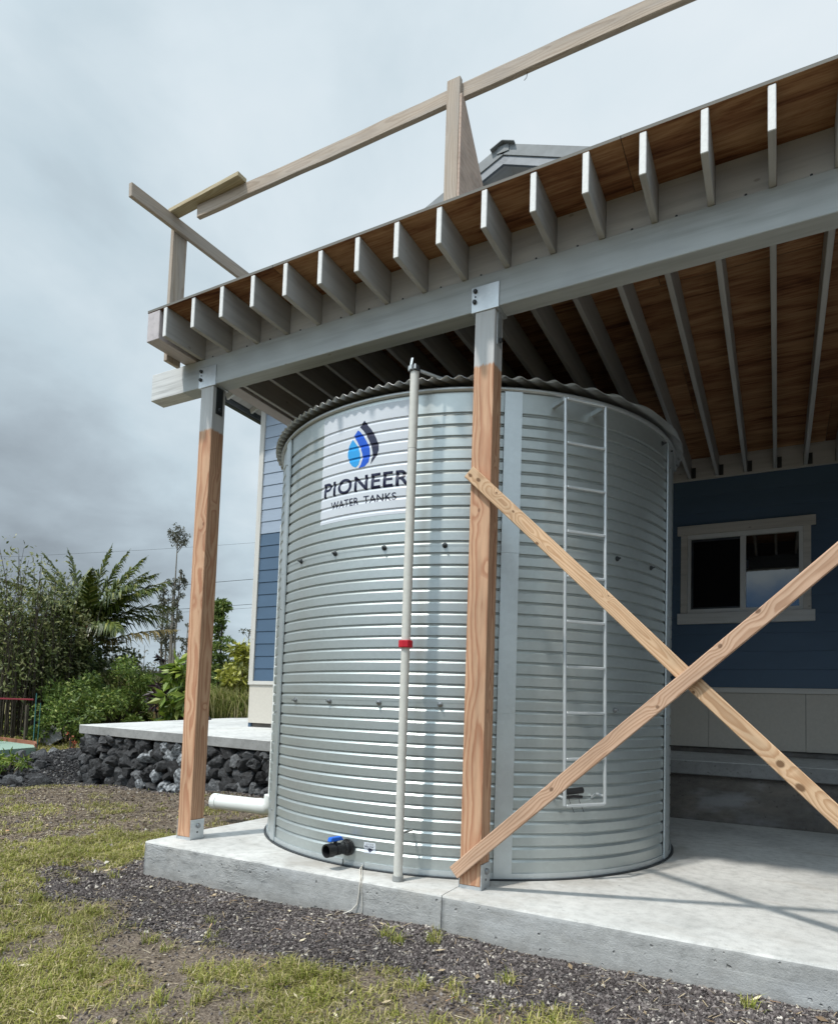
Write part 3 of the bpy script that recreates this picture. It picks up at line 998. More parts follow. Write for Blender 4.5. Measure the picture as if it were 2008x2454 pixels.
_STONES = []
for s in range(14):
    bm = bmesh.new()
    bmesh.ops.create_icosphere(bm, subdivisions=3, radius=0.5)
    sd = s * 13.7
    for v in bm.verts:
        n = v.co.normalized()
        k = 1.0 + 0.55 * mnoise.noise(n * 1.5 + Vector((sd, 0, 0))) + 0.20 * mnoise.noise(n * 3.6 + Vector((0, sd, 0))) + 0.10 * mnoise.noise(n * 9.0 + Vector((0, 0, sd)))
        v.co = n * 0.5 * k
    for c in range(11):                                              # split faces
        n = Vector((random.gauss(0, 1), random.gauss(0, 1), random.gauss(0, 1))).normalized()
        dd = 0.26 + random.random() * 0.14
        for v in bm.verts:
            q = v.co.dot(n)
            if q > dd:
                v.co -= n * (q - dd) * 0.92
    me = bpy.data.meshes.new('stone')
    bm.to_mesh(me)
    bm.free()
    me.materials.append(M_stone)
    _STONES.append(me)
_STONES_W = []
for me in _STONES:
    m2 = me.copy()
    m2.materials.clear()
    m2.materials.append(M_stone_w)
    _STONES_W.append(m2)


def put_stone(parent, loc, size, white=False, name='stone'):
    me = random.choice(_STONES_W if white else _STONES)
    o = bpy.data.objects.new(name, me)
    rot = Matrix.Rotation(random.uniform(0, 6.28), 4, Vector((random.gauss(0, 1), random.gauss(0, 1), random.gauss(0, 1))).normalized())
    sc = Matrix.Diagonal((size[0], size[1], size[2], 1))
    return link(o, Matrix.Translation(loc) @ sc @ rot, parent)


rock = thing('rock_wall', 'dry stacked black lava rock wall holding up the raised concrete walkway', 'wall', (-4, 3.4, -0.35))
wa, wb_ = Vector((-6.40, 3.63, 0)), Vector((-0.75, 3.18, 0))
core = []
L = (wb_ - wa).length
dirw = (wb_ - wa).normalized()
nrm = Vector((dirw.y, -dirw.x, 0))
if nrm.y > 0:
    nrm = -nrm
u = 0.0
cols = int(L / 0.205)
for i in range(cols):
    p = wa + dirw * (L * (i + 0.5) / cols)
    zb_ = float(ground_z(p.x, p.y - 0.1)) - 0.03
    zt = WZ(3.4) - 0.152
    rows = max(3, int(round((zt - zb_) / 0.155)))
    for j in range(rows):
        z = zb_ + (zt - zb_) * (j + 0.5) / rows
        off = (0.5 if (j + i // 3) % 2 else 0.0) * 0.205 + random.uniform(-.05, .05)
        s = random.uniform(0.95, 1.55)
        batter = 0.10 * (1 - (z - zb_) / (zt - zb_))
        q = p + dirw * (off + random.uniform(-.03, .03)) + nrm * (batter - 0.05 + random.uniform(-.025, .025))
        white = False
        if -4.75 < q.x < -3.3:
            white = random.random() < (0.75 if -4.2 < q.x < -3.55 else 0.22) * (1.0 if z < 0.05 else 0.5)
        put_stone(rock, (q.x, q.y, z + random.uniform(-.03, .03)), (0.25 * s, 0.27, 0.235 * random.uniform(0.8, 1.35)), white)
slab_core = board('wall_core', (-6.36, 3.80, 0.0), (-0.7, 3.35, 0.0), 0.18, 0.86, (0, 0, 1), M_stone, rock, 0)
for k in range(6):                                                  # the return along the left end
    for j in range(4):
        put_stone(rock, (-6.47 - k * 0.10, 3.75 + k * 0.33, -0.33 + j * 0.19), (0.30, 0.36, 0.24))

pile = thing('rock_pile', 'low heap of black lava rubble left of the walkway corner', 'rocks', (-7.4, 3.2, -0.3))
for k in range(120):
    t = random.random()
    x = random.uniform(-9.2, -6.3)
    y = 2.35 + (x + 6.2) * -0.62 + random.gauss(0, 0.38)
    s = random.choice((0.12, 0.15, 0.19, 0.24, 0.32)) * random.uniform(0.8, 1.2)
    z = float(ground_z(x, y)) + s * 0.10
    put_stone(pile, (x, y, z), (s * 1.25, s, s * 0.6))

# ------------------------------------------------------------------ house
HX0, HX1, HY = -3.6, 5.68, 4.69
APX, APZ, RSL = 1.04, 8.80, 0.43
house = thing('house', 'blue lap-sided house with pale trim and a grey gable roof behind the deck', 'house', (1.0, 8.0, 0.7))
EXPO = 0.2105
ZSHADE = 3.985
zrow = 1.478
WINX0, WINX1, WINZ0, WINZ1 = 3.32, 4.59, 2.36, 3.30


def siding_board(x0, x1, z, mat):
    # lapped: the foot stands 14 mm proud, the head tucks behind the next board
    x0 += 0.001
    key = ('sid', round(x1 - x0, 3), mat.name)
    if key not in _BOX:
        Lb = x1 - x0
        V = [(0, 0, 0), (Lb, 0, 0), (Lb, -0.0005, -0.009), (0, -0.0005, -0.009), (0, .012, EXPO + .012), (Lb, .012, EXPO + .012), (0, .02, -0.009), (Lb, .02, -0.009), (0, .02, EXPO + .012), (Lb, .02, EXPO + .012)]
        Fq = [(3, 2, 1, 0), (0, 1, 5, 4), (6, 7, 2, 3), (4, 5, 9, 8), (7, 6, 8, 9)]
        Fp = [(6, 3, 0, 4), (1, 2, 7, 9)]
        V2 = V
        me = bpy.data.meshes.new('siding_board')
        me.from_pydata(V2, [], [tuple(f) for f in Fq] + [(6, 3, 0, 4, 8), (5, 1, 2, 7, 9)])
        me.update()
        me.materials.append(mat)
        _BOX[key] = me
    return mobj('siding_board', _BOX[key], house, Matrix.Translation((x0, HY - 0.024, z)))


z = zrow
row = 0
while z < 8.2:
    top = APZ - 0.26 - RSL * 0
    half = (APZ - 0.28 - z - EXPO) / RSL
    x0 = max(HX0 + 0.10, APX - half)
    x1 = min(HX1 - 0.10, APX + half)
    if x1 - x0 < 0.2:
        break
    mat = M_primed if z > 3.95 else M_siding
    if z + EXPO > WINZ0 and z < WINZ1 - 0.02:
        siding_board(x0, WINX0 + 0.0, z, mat)
        siding_board(WINX1, x1, z, mat)
    else:
        siding_board(x0, x1, z, mat)
    z += EXPO
    row += 1
# corner boards, band, skirt panels
board('corner_trim', (HX0 + 0.05, HY - 0.02, 1.40), (HX0 + 0.05, HY - 0.02, 6.60), 0.05, 0.10, (1, 0, 0), M_trim, house)
board('corner_trim', (HX1 - 0.05, HY - 0.02, 1.40), (HX1 - 0.05, HY - 0.02, 6.60), 0.05, 0.10, (1, 0, 0), M_trim, house)
slab_box('skirt_band', HX0, HX1, HY - 0.048, HY - 0.004, 1.405, 1.466, M_trim, house)
px = HX0 + 0.012
for w in (2.3, 2.44, 2.44, 0.993, 1.07):
    slab_box('skirt_panel', px, min(px + w - 0.004, HX1), HY - 0.022, HY - 0.006, 0.76, 1.404, M_skirt, house, 0.001)
    px += w
slab_box('footing_strip', HX0 + 0.05, HX1, HY + 0.03, HY + 0.10, 0.55, 0.79, M_stem, house)
# side and back walls, floor, so that the room behind the window is closed
slab_box('side_wall', HX0 + 0.0, HX0 + 0.06, HY + 0.0, 13.0, 0.60, 6.70, M_siding, house)
slab_box('side_wall', HX1 - 0.06, HX1, HY + 0.0, 13.0, 0.60, 6.70, M_siding, house)
slab_box('back_wall', HX0, HX1, 12.94, 13.0, 0.60, 6.70, M_siding, house)
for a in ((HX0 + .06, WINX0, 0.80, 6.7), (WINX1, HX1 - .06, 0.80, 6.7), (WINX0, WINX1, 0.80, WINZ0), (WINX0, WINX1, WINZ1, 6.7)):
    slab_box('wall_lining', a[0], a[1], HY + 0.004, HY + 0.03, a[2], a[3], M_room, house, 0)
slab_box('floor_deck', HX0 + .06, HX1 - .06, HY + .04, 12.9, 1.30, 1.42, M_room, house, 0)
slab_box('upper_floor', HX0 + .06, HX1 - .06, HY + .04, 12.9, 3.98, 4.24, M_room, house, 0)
# window
win = bpy.data.objects.new('window', None)
link(win, Matrix.Translation((WINX0, HY, WINZ0)), house)
slab_box('head_casing', 3.232, 4.688, HY - 0.062, HY - 0.022, 3.312, 3.424, M_trim, win)
slab_box('sill_casing', 3.238, 4.676, HY - 0.075, HY - 0.022, 2.222, 2.350, M_white, win)
for a, b_ in ((3.272, 3.345), (4.563, 4.640)):
    slab_box('side_casing', a, b_, HY - 0.052, HY - 0.022, 2.351, 3.311, M_trim, win)
for a in ((3.346, 4.562, 3.256, 3.310), (3.346, 4.562, 2.352, 2.400)):
    slab_box('sash_rail', a[0], a[1], HY - 0.046, HY + 0.03, a[2], a[3], M_sash, win)
for a in ((3.346, 3.386), (3.922, 3.984), (4.522, 4.562)):
    slab_box('sash_stile', a[0], a[1], HY - 0.044, HY + 0.03, 2.401, 3.255, M_sash, win)
slab_box('glass_pane', 3.985, 4.521, HY - 0.012, HY - 0.006, 2.401, 3.255, M_glass, win, 0)
slab_box('glass_pane', 3.387, 3.921, HY + 0.012, HY + 0.018, 2.401, 3.255, M_glass, win, 0)
slab_box('insect_screen', 3.387, 3.921, HY - 0.014, HY - 0.011, 2.401, 3.255, M_screen, win, 0)
for a in ((3.388, 3.410, 2.402, 3.254), (3.411, 3.920, 2.402, 2.424), (3.411, 3.920, 3.226, 3.254)):
    slab_box('screen_frame', a[0], a[1], HY - 0.022, HY - 0.015, a[2], a[3], M_dark_metal, win, 0)
slab_box('sash_latch', 3.986, 4.012, HY - 0.040, HY - 0.012, 2.86, 2.96, M_black, win, 0.004)
# roof
YG = 4.10
for sgn in (-1, 1):
    dx = 5.24
    a = Vector((APX, 0, APZ))
    b = Vector((APX + sgn * dx, 0, APZ - RSL * dx))
    n = Vector((sgn * RSL, 0, 1)).normalized()
    yc = (YG + 13.6) / 2
    board('roof_panel', a + Vector((0, yc, 0)) - n * 0.04, b + Vector((0, yc, 0)) - n * 0.04, 13.6 - YG, 0.06, n, M_roofmetal, house, 0)
    board('soffit', a + Vector((0, yc + 0.04, 0)) - n * 0.115, b + Vector((0, yc + 0.04, 0)) - n * 0.115, 13.5 - YG, 0.02, n, M_block, house, 0)
    board('barge_flashing', a + Vector((0, YG - 0.02, 0)) - n * 0.075, b + Vector((0, YG - 0.02, 0)) - n * 0.075, 0.03, 0.15, n, M_flash, house)
    board('barge_board', a + Vector((0, YG, 0)) - n * 0.20, b + Vector((0, YG, 0)) - n * 0.20, 0.04, 0.13, n, M_fascia, house)
    board('eave_fascia', b + Vector((0, YG, -0.10)), b + Vector((0, 13.6, -0.10)), 0.03, 0.18, (0, 0, 1), M_fascia, house)
    board('eave_gutter', b + Vector((sgn * 0.05, YG, -0.16)), b + Vector((sgn * 0.05, 13.6, -0.16)), 0.10, 0.09, (0, 0, 1), M_dark_metal, house, 0.01)
    for q in (0.45, 1.35, 2.3, 3.2, 4.1):
        pz = a + (b - a) * (q / dx)
        board('lookout', pz + Vector((0, YG + 0.03, 0)) - n * 0.17, pz + Vector((0, HY - 0.03, 0)) - n * 0.17, 0.04, 0.09, n, M_white, house)
    for yy in (4.35, 4.95, 5.55, 6.15, 6.75):
        e0 = a + (b - a) * ((4.66) / dx)
        board('rafter_tail', e0 + Vector((0, yy, 0)) - n * 0.17, b + Vector((0, yy, 0)) - n * 0.17, 0.04, 0.09, n, M_white, house)
    board('ridge_cap', a + n * 0.004 - Vector((0, 0, 0)) + Vector((0, YG - 0.06, 0.0)), a + n * 0.004 + Vector((sgn * 0.17, YG - 0.06, -RSL * 0.17)), 0.06, 0.014, n, M_flash, house)
    board('ridge_sheet', a + n * 0.010 + Vector((sgn * 0.09, YG, -RSL * 0.09)), a + n * 0.010 + Vector((sgn * 0.09, 13.6, -RSL * 0.09)), 0.18, 0.008, n, M_flash, house)
slab_box('apex_plate', APX - 0.085, APX + 0.085, YG - 0.046, YG - 0.038, APZ - 0.135, APZ - 0.035, M_flash, house, 0.001)
bm = bmesh.new()
gp = [(HX0 + 0.1, 6.0), (HX1 - 0.1, 6.0), (HX1 - 0.1, APZ - 0.16 - RSL * 4.54), (APX, APZ - 0.16), (HX0 + 0.1, APZ - 0.16 - RSL * 4.54)]
bm.faces.new([bm.verts.new((x, HY - 0.008, z)) for x, z in gp])
bm_obj('gable_backing', bm, M_siding, house)
# unseen wall added on the right to darken the space under the deck
slab_box('shade_wall', 6.35, 6.47, 0.95, HY - 0.03, -0.3, ZSHADE, M_siding, house)

# ------------------------------------------------------------------ deck
YF, ZB, HJ, HB, WB = -0.394, 3.9994, 0.2438, 0.2433, 0.1403
DX1 = 8.2
deck = thing('deck', 'unfinished raised timber deck on posts with grey painted beam and joists', 'deck', (1.3, 2.0, 0.0))
ZPLY = ZB + HJ
nj = int(DX1 / 0.3048) + 1
LED = 4.652
for k in range(nj):
    x = 0.3048 * k
    board('joist', (x + 0.018, YF + random.uniform(-.003, .003), ZB + HJ / 2), (x + 0.018, LED - 0.040, ZB + HJ / 2), 0.0375, HJ - 0.002, (0, 0, 1), M_joist, deck, 0.004)
    if k < nj - 1:
        slab_box('blocking', x + 0.038, x + 0.3037, 0.018, 0.056, ZB + 0.002, ZPLY - 0.001, M_block, deck, 0.001)
        if 0 <= k <= 17:
            lathe('nail_head', [(0.0, 0.003), (0.006, 0.003), (0.008, 0.0)], M_dark_metal, deck, frame_z((x + 0.17 + random.uniform(-.05, .05), 0.018, ZB + 0.014), (0, -1, 0)), 6)
    if 9 <= k <= 18:
        for q in (-0.004, 0.038):
            slab_box('joist_hanger', x + q, x + q + 0.002, LED - 0.10, LED - 0.038, ZB - 0.002, ZB + 0.13, M_dark_metal, deck, 0)
        slab_box('joist_hanger', x + 0.041, x + 0.085, LED - 0.041, LED - 0.0385, ZB + 0.0, ZB + 0.13, M_dark_metal, deck, 0)
slab_box('ledger', -0.19, DX1 + 0.1, LED - 0.038, LED, ZB - 0.02, ZPLY - 0.002, M_block, deck)
board('rim_beam', (-0.1175, YF, ZB + HJ / 2), (-0.1175, LED - 0.04, ZB + HJ / 2), 0.139, HJ - 0.001, (0, 0, 1), M_rim, deck, 0.004)
slab_box('beam', -0.5896, DX1, 0.0, WB, ZB - HB, ZB - 0.001, M_beam, deck, 0.004)
ys = [YF - 0.004, 1.0, 2.222, 3.44, LED - 0.002]
for i in range(4):
    xs_ = [-0.19, 1.12, 3.56, 6.0, DX1] if i % 2 == 0 else [-0.19, 2.34, 4.78, 7.22, DX1]
    for j in range(4):
        slab_box('plywood_sheet', xs_[j] + 0.001, xs_[j + 1] - 0.002, ys[i] + 0.001, ys[i + 1] - 0.003, ZPLY, ZPLY + 0.018, M_ply, deck, 0.001)
slab_box('light_stop_sheet', -0.19, DX1, YF - 0.002, LED - 0.002, ZPLY + 0.0185, ZPLY + 0.021, M_lightstop, deck, 0)  # unseen sheet added to keep sunlight from leaking through the plywood seams
PW = 0.1415
X1, X2 = 0.0307, 2.5445
X3 = X2 + (X2 - X1)
posts = []
for xx in (X1, X2, X3):
    o = board('post', (xx + PW / 2, PW / 2, 0.022), (xx + PW / 2, PW / 2, ZB - HB - 0.004), PW, PW, (0, -1, 0), M_postA, deck, 0.004)
    posts.append(o)
    cx = xx + PW / 2
    zc_ = ZB - HB
    # cap: saddle of bent plate round the beam and straps down the post
    slab_box('post_cap', cx - 0.098, cx + 0.098, -0.0075, -0.0015, zc_ - 0.010, zc_ + 0.165, M_hot, deck, 0.002)
    slab_box('post_cap', cx - 0.098, cx + 0.098, WB + 0.0015, WB + 0.0075, zc_ - 0.010, zc_ + 0.165, M_hot, deck, 0.002)
    slab_box('post_cap', cx - 0.098, cx + 0.098, -0.0014, WB + 0.0014, zc_ - 0.0065, zc_ - 0.0005, M_hot, deck, 0)
    for sx in (-1, 1):
        slab_box('post_strap', cx + sx * (PW / 2 + 0.0035) - 0.003, cx + sx * (PW / 2 + 0.0035) + 0.003, 0.034, 0.108, zc_ - 0.235, zc_ - 0.0075, M_dark_metal if xx < 1 else M_hot, deck, 0.001)
    for bx, bz in ((-0.070, 0.135), (-0.073, 0.062)):
        lathe('bolt_head', [(0.0, 0.016), (0.011, 0.016), (0.015, 0.010), (0.015, 0.0)], M_dark_metal, deck, frame_z((cx + bx, -0.0076, zc_ + bz), (0, -1, 0)), 8)
    lathe('bolt_head', [(0.0, 0.004), (0.005, 0.004), (0.006, 0.0)], M_dark_metal, deck, frame_z((cx - 0.070, -0.0076, zc_ + 0.098), (0, -1, 0)), 8)
    lathe('bolt_head', [(0.0, 0.018), (0.013, 0.018), (0.018, 0.008), (0.018, 0.0)], M_dark_metal, deck, frame_z((cx + PW / 2 + 0.0066, 0.072, zc_ - 0.195), (1, 0, 0)), 8)
    # base: U of plate standing on the pad
    for sx in (-1, 1):
        slab_box('post_base', cx + sx * (PW / 2 + 0.0035) - 0.003, cx + sx * (PW / 2 + 0.0035) + 0.003, 0.0, PW, 0.0, 0.158, M_hot, deck, 0.001)
    slab_box('post_base', cx - PW / 2 + 0.001, cx + PW / 2 - 0.001, 0.001, PW - 0.001, 0.016, 0.0215, M_hot, deck, 0)
    slab_box('post_base', cx - PW / 2 + 0.001, cx + PW / 2 - 0.001, 0.002, 0.006, 0.0005, 0.0155, M_hot, deck, 0)
    lathe('bolt_head', [(0.0, 0.014), (0.016, 0.014), (0.021, 0.006), (0.021, 0.0)], M_bolt, deck, frame_z((cx + PW / 2 + 0.0066, 0.078, 0.106), (1, 0, 0)), 10)
    lathe('bolt_head', [(0.0, 0.002), (0.008, 0.002), (0.008, 0.0)], M_dark_metal, deck, frame_z((cx + PW / 2 + 0.0066, 0.072, 0.056), (1, 0, 0)), 8)

# two boards nailed across as a temporary X
b1 = board('brace_board', (2.546, -0.0205, 2.662), (5.170, -0.0205, 0.0503), 0.038, 0.087, (0.70, 0, 0.71), M_brace, None, 0.004, 0.006)
tag(b1, 'knotty pale yellow brace board falling from the middle post to the lower right', 'board')
b2 = board('brace_board', (2.518, -0.021, 0.096), (5.17, -0.100, 2.492), 0.038, 0.084, (-0.67, 0, 0.74), M_brace2, None, 0.004, 0.006)
tag(b2, 'pinkish brace board rising rightward from the foot of the middle post', 'board')

# temporary guard rail
rail = thing('guard_rail', 'rough temporary guard rail of weathered boards standing on the deck edge', 'railing', (1.0, -0.3, ZPLY))
board('upright', (2.460, -0.239, ZPLY + 0.0185), (2.460, -0.239, 5.212), 0.095, 0.038, (0, 1, 0), M_weather, rail, 0.004, 0.003)
board('top_rail', (0.110, -0.200, 5.141), (5.6, -0.200, 5.141), 0.038, 0.104, (0, 0, 1), M_weather, rail, 0.004, 0.016)
board('upright', (-0.2085, -0.115, 3.955), (-0.2085, -0.115, 5.185), 0.038, 0.145, (0, 1, 0), M_weather, rail, 0.003, 0.003)
board('side_rail', (-0.1685, -0.640, 5.115), (-0.1685, 2.2, 5.245), 0.038, 0.112, (0, 0, 1), M_weather, rail, 0.004, 0.004)
board('flat_rail', (-0.185, -0.215, 5.214), (0.634, -0.253, 5.214), 0.092, 0.036, (0, 0, 1), M_flatrail, rail, 0.003, 0.002)
bm = bmesh.new()
gv = [(2.5085, -0.256, 5.085), (2.5085, -0.215, 5.085), (2.5085, 0.56, ZPLY + 0.022), (2.5085, -0.256, ZPLY + 0.022)]
fa = [bm.verts.new(v) for v in gv]
fb = [bm.verts.new((v[0] + 0.014, v[1], v[2])) for v in gv]
bm.faces.new(fa)
bm.faces.new(fb[::-1])
for i in range(4):
    bm.faces.new((fa[i], fa[(i + 1) % 4], fb[(i + 1) % 4], fb[i]))
bmesh.ops.recalc_face_normals(bm, faces=bm.faces[:])
gus = bm_obj('plywood_gusset', bm, M_gusset, rail)
tube('bent_nail', [(2.945, -0.20, 5.092), (2.94, -0.203, 5.05), (2.925, -0.205, 5.035)], 0.002, M_dark_metal, rail, 5)

# ------------------------------------------------------------------ water tank
TX, TY, TR = 1.745, 1.835, 1.785
tank = thing('water_tank', 'large round ribbed galvanised steel water tank under the deck', 'water tank', (TX, TY, 0.0))
P0, PITCH, NG = 0.130, 0.08198, 38
ZTOP = 3.325
GD = 0.0125


def prof_points(z0, z1):
    """(z, radial offset): flat bands between inward grooves"""
    pts = [(z0, 0.0)]
    for k in range(NG):
        zc_ = P0 + PITCH * k
        for dz, r in ((-0.0150, 0.0), (0.0032, -GD), (0.0060, -GD), (0.0125, 0.0)):
            zz = zc_ + dz
            if z0 + 1e-4 < zz < z1 - 1e-4:
                pts.append((zz, r))
    pts.append((z1, 0.0))
    return pts


_PZ = np.array([p[0] for p in prof_points(0.0, ZTOP)])
_PR = np.array([p[1] for p in prof_points(0.0, ZTOP)])


def prof_r(z):
    return np.interp(z, _PZ, _PR)


TIER = [(0.0, 1.171, 0.0), (1.158, 2.246, 0.0016), (2.233, ZTOP, 0.0032)]


def tier_off(z):
    return 0.0 if z < 1.158 else (0.0016 if z < 2.233 else 0.0032)


NS = 256
for z0, z1, off in TIER:
    pts = prof_points(z0, z1)
    pts[0] = (z0, float(prof_r(z0)))
    pts[-1] = (z1, float(prof_r(z1)))
    ang = np.arange(NS) / NS * 2 * np.pi
    V = []
    for z, r in pts:
        rr = TR + off + r
        V.append(np.stack([TX + rr * np.cos(ang), TY + rr * np.sin(ang), np.full(NS, z)], -1))
    V = np.concatenate(V)
    n = len(pts)
    i = np.arange(n - 1)[:, None] * NS
    k = np.arange(NS)[None, :]
    k1 = (k + 1) % NS
    F = np.stack([i + k, i + k1, i + NS + k1, i + NS + k], -1).reshape(-1, 4)
    me = me_np('wall_ring', V, F, M_tank, True)
    # horizontal folds stay crisp
    se = me.attributes.new('sharp_edge', 'BOOLEAN', 'EDGE')
    ev = np.empty(len(me.edges) * 2, np.int32)
    me.edges.foreach_get('vertices', ev)
    ev = ev.reshape(-1, 2)
    se.data.foreach_set('value', (ev[:, 0] // NS == ev[:, 1] // NS))
    mobj('wall_ring', me, tank)


def on_tank(az, z, off=0.0):
    a = R_(az)
    return Vector((TX + (TR + off) * math.cos(a), TY + (TR + off) * math.sin(a), z))


def radial(az):
    return Vector((math.cos(R_(az)), math.sin(R_(az)), 0))


def tank_strip(az0, az1, z0, z1, off0, off1, name, mat, parent):
    n = 6
    V, F = [], []
    for off in (off0, off1):
        for z in (z0, z1):
            for i in range(n + 1):
                p = on_tank(az0 + (az1 - az0) * i / n, z, off)
                V.append(tuple(p))
    a, b, c, d_ = 0, n + 1, 2 * (n + 1), 3 * (n + 1)
    for i in range(n):
        F += [(c + i, c + i + 1, d_ + i + 1, d_ + i), (a + i + 1, a + i, b + i, b + i + 1), (a + i, a + i + 1, c + i + 1, c + i), (b + i + 1, b + i, d_ + i, d_ + i + 1)]
    F += [(a, c, d_, b), (c + n, a + n, b + n, d_ + n)]
    return mobj(name, me_np(name, V, np.array(F), mat), parent)


for azc in (-125.6, -57.6, -4.4, 50, 118, 178):
    w = 1.95
    strip_lo = tank_strip(azc - w, azc + w, 0.012, 1.10, 0.005, 0.017, 'seam_strip', M_strip, tank)
    strip_mid = tank_strip(azc - w, azc + w, 1.101, 2.19, 0.006, 0.018, 'seam_strip', M_strip, tank)
    strip_hi = tank_strip(azc - w, azc + w, 2.191, 3.315, 0.007, 0.019, 'seam_strip', M_strip, tank)
    if azc in (-125.6, -4.4):
        for zz in (0.25, 1.05, 1.9, 3.12):
            lathe('screw', [(0.0, 0.005), (0.006, 0.005), (0.008, 0.0)], M_bolt, tank, frame_z(on_tank(azc - 0.6, zz, 0.019), radial(azc - 0.6)), 8)


def ring(name, r0, r1, z0, z1, mat, parent, n=192):
    return lathe(name, [(r0, z0), (r1, z0), (r1, z1), (r0, z1), (r0, z0)], mat, parent, Matrix.Translation((TX, TY, 0)), n)


# base angle in two lengths, with the open joint near the cord
def arc_ring(name, a0, a1, r0, r1, z0, z1, mat, parent):
    n = max(8, int(abs(a1 - a0) / 1.5))
    V, F = [], []
    for i in range(n + 1):
        a = R_(a0 + (a1 - a0) * i / n)
        for r, z in ((r0, z0), (r1, z0), (r1, z1), (r0, z1)):
            V.append((TX + r * math.cos(a), TY + r * math.sin(a), z))
    for i in range(n):
        for k in range(4):
            F.append((i * 4 + k, i * 4 + (k + 1) % 4, (i + 1) * 4 + (k + 1) % 4, (i + 1) * 4 + k))
    F += [(3, 2, 1, 0), (n * 4, n * 4 + 1, n * 4 + 2, n * 4 + 3)]
    return mobj(name, me_np(name, V, np.array(F), mat), parent)


arc_ring('base_ring', -88.0, 266.0, TR + 0.001, TR + 0.010, 0.010, 0.045, M_strip, tank)
arc_ring('base_ring', -93.5, -88.2, TR + 0.001, TR + 0.006, 0.010, 0.038, M_strip, tank)
arc_ring('base_foot', 0, 360, TR - 0.05, TR + 0.030, 0.0005, 0.0095, M_dark_metal, tank)
# rolled top rim
n = 192
tube('rim_roll', [(TX + (TR + 0.010) * math.cos(2 * math.pi * i / n), TY + (TR + 0.010) * math.sin(2 * math.pi * i / n), 3.333) for i in range(n + 1)], 0.017, M_roofsheet, tank, 8, False)
# corrugated roof
da = R_(75)
NA = 1440
rr_ = np.array([0.05, 0.6, 1.2, 1.6, 1.72, 1.76, 1.79, 1.82, 1.845, 1.862])
an = np.arange(NA) / NA * 2 * np.pi
V = []
for r in rr_:
    x, y = r * np.cos(an), r * np.sin(an)
    uu = x * math.sin(da) - y * math.cos(da)
    amp = 0.0115
    V.append(np.stack([TX + x, TY + y, 3.385 + (1.87 - r) * 0.06 + amp * np.sin(uu * 2 * np.pi / 0.076)], -1))
V = np.concatenate(V)
i = np.arange(len(rr_) - 1)[:, None] * NA
k = np.arange(NA)[None, :]
k1 = (k + 1) % NA
F = np.stack([i + k, i + k1, i + NA + k1, i + NA + k], -1).reshape(-1, 4)
ro = mobj('corrugated_roof', me_np('corrugated_roof', V, F, M_roofsheet, True), tank)
sm = ro.modifiers.new('thickness', 'SOLIDIFY')
sm.thickness = 0.0025
# rows of tie-rod bolts
for zz, azs in ((2.236, (-114.0, -100.1, -86.0, -71.8, -30.2, -16.5)), (1.147, (-114.0, -100.1, -86.0, -71.8, -30.3)), (3.268, (-10.2, -5.0 + 1.0))):
    for a in azs:
        lathe('tie_bolt', [(0.0, 0.032), (0.006, 0.032), (0.006, 0.016), (0.013, 0.014), (0.013, 0.005), (0.019, 0.004), (0.019, 0.0)], M_bolt if zz < 2 else M_dark_metal, tank, frame_z(on_tank(a, zz, 0.003), radial(a)), 10)


def wrap_flat(bm, off, az_mid):
    """bend a flat sheet drawn in (arc metres, height) on to the ribbed wall"""
    zs = [P0 + PITCH * k + dz for k in range(NG) for dz in (-0.0150, 0.0032, 0.0060, 0.0125)]
    lo = min(v.co.y for v in bm.verts)
    hi = max(v.co.y for v in bm.verts)
    for z in zs:
        if lo < z < hi:
            bmesh.ops.bisect_plane(bm, geom=bm.verts[:] + bm.edges[:] + bm.faces[:], plane_co=(0, z, 0), plane_no=(0, 1, 0))
    lo = min(v.co.x for v in bm.verts)
    hi = max(v.co.x for v in bm.verts)
    s = math.floor(lo / 0.022) * 0.022
    while s < hi:
        bmesh.ops.bisect_plane(bm, geom=bm.verts[:] + bm.edges[:] + bm.faces[:], plane_co=(s, 0, 0), plane_no=(1, 0, 0))
        s += 0.022
    for v in bm.verts:
        a = R_(az_mid) + v.co.x / TR
        z = v.co.y
        r = TR + float(prof_r(z)) * 0.72 + tier_off(z) + off
        v.co = Vector((TX + r * math.cos(a), TY + r * math.sin(a), z))
    bmesh.ops.recalc_face_normals(bm, faces=bm.faces[:])
    for f in bm.faces:
        c = f.calc_center_median() - Vector((TX, TY, 0))
        if f.normal.x * c.x + f.normal.y * c.y < 0:
            f.normal_flip()


AZM = -92.75
arc = lambda az: R_(az - AZM) * TR


def decal(name, poly, mat, off, parent, az_mid=AZM):
    bm = bmesh.new()
    f = bm.faces.new([bm.verts.new((x, y, 0)) for x, y in poly])
    bmesh.ops.triangulate(bm, faces=[f])
    wrap_flat(bm, off, az_mid)
    return bm_obj(name, bm, mat, parent)


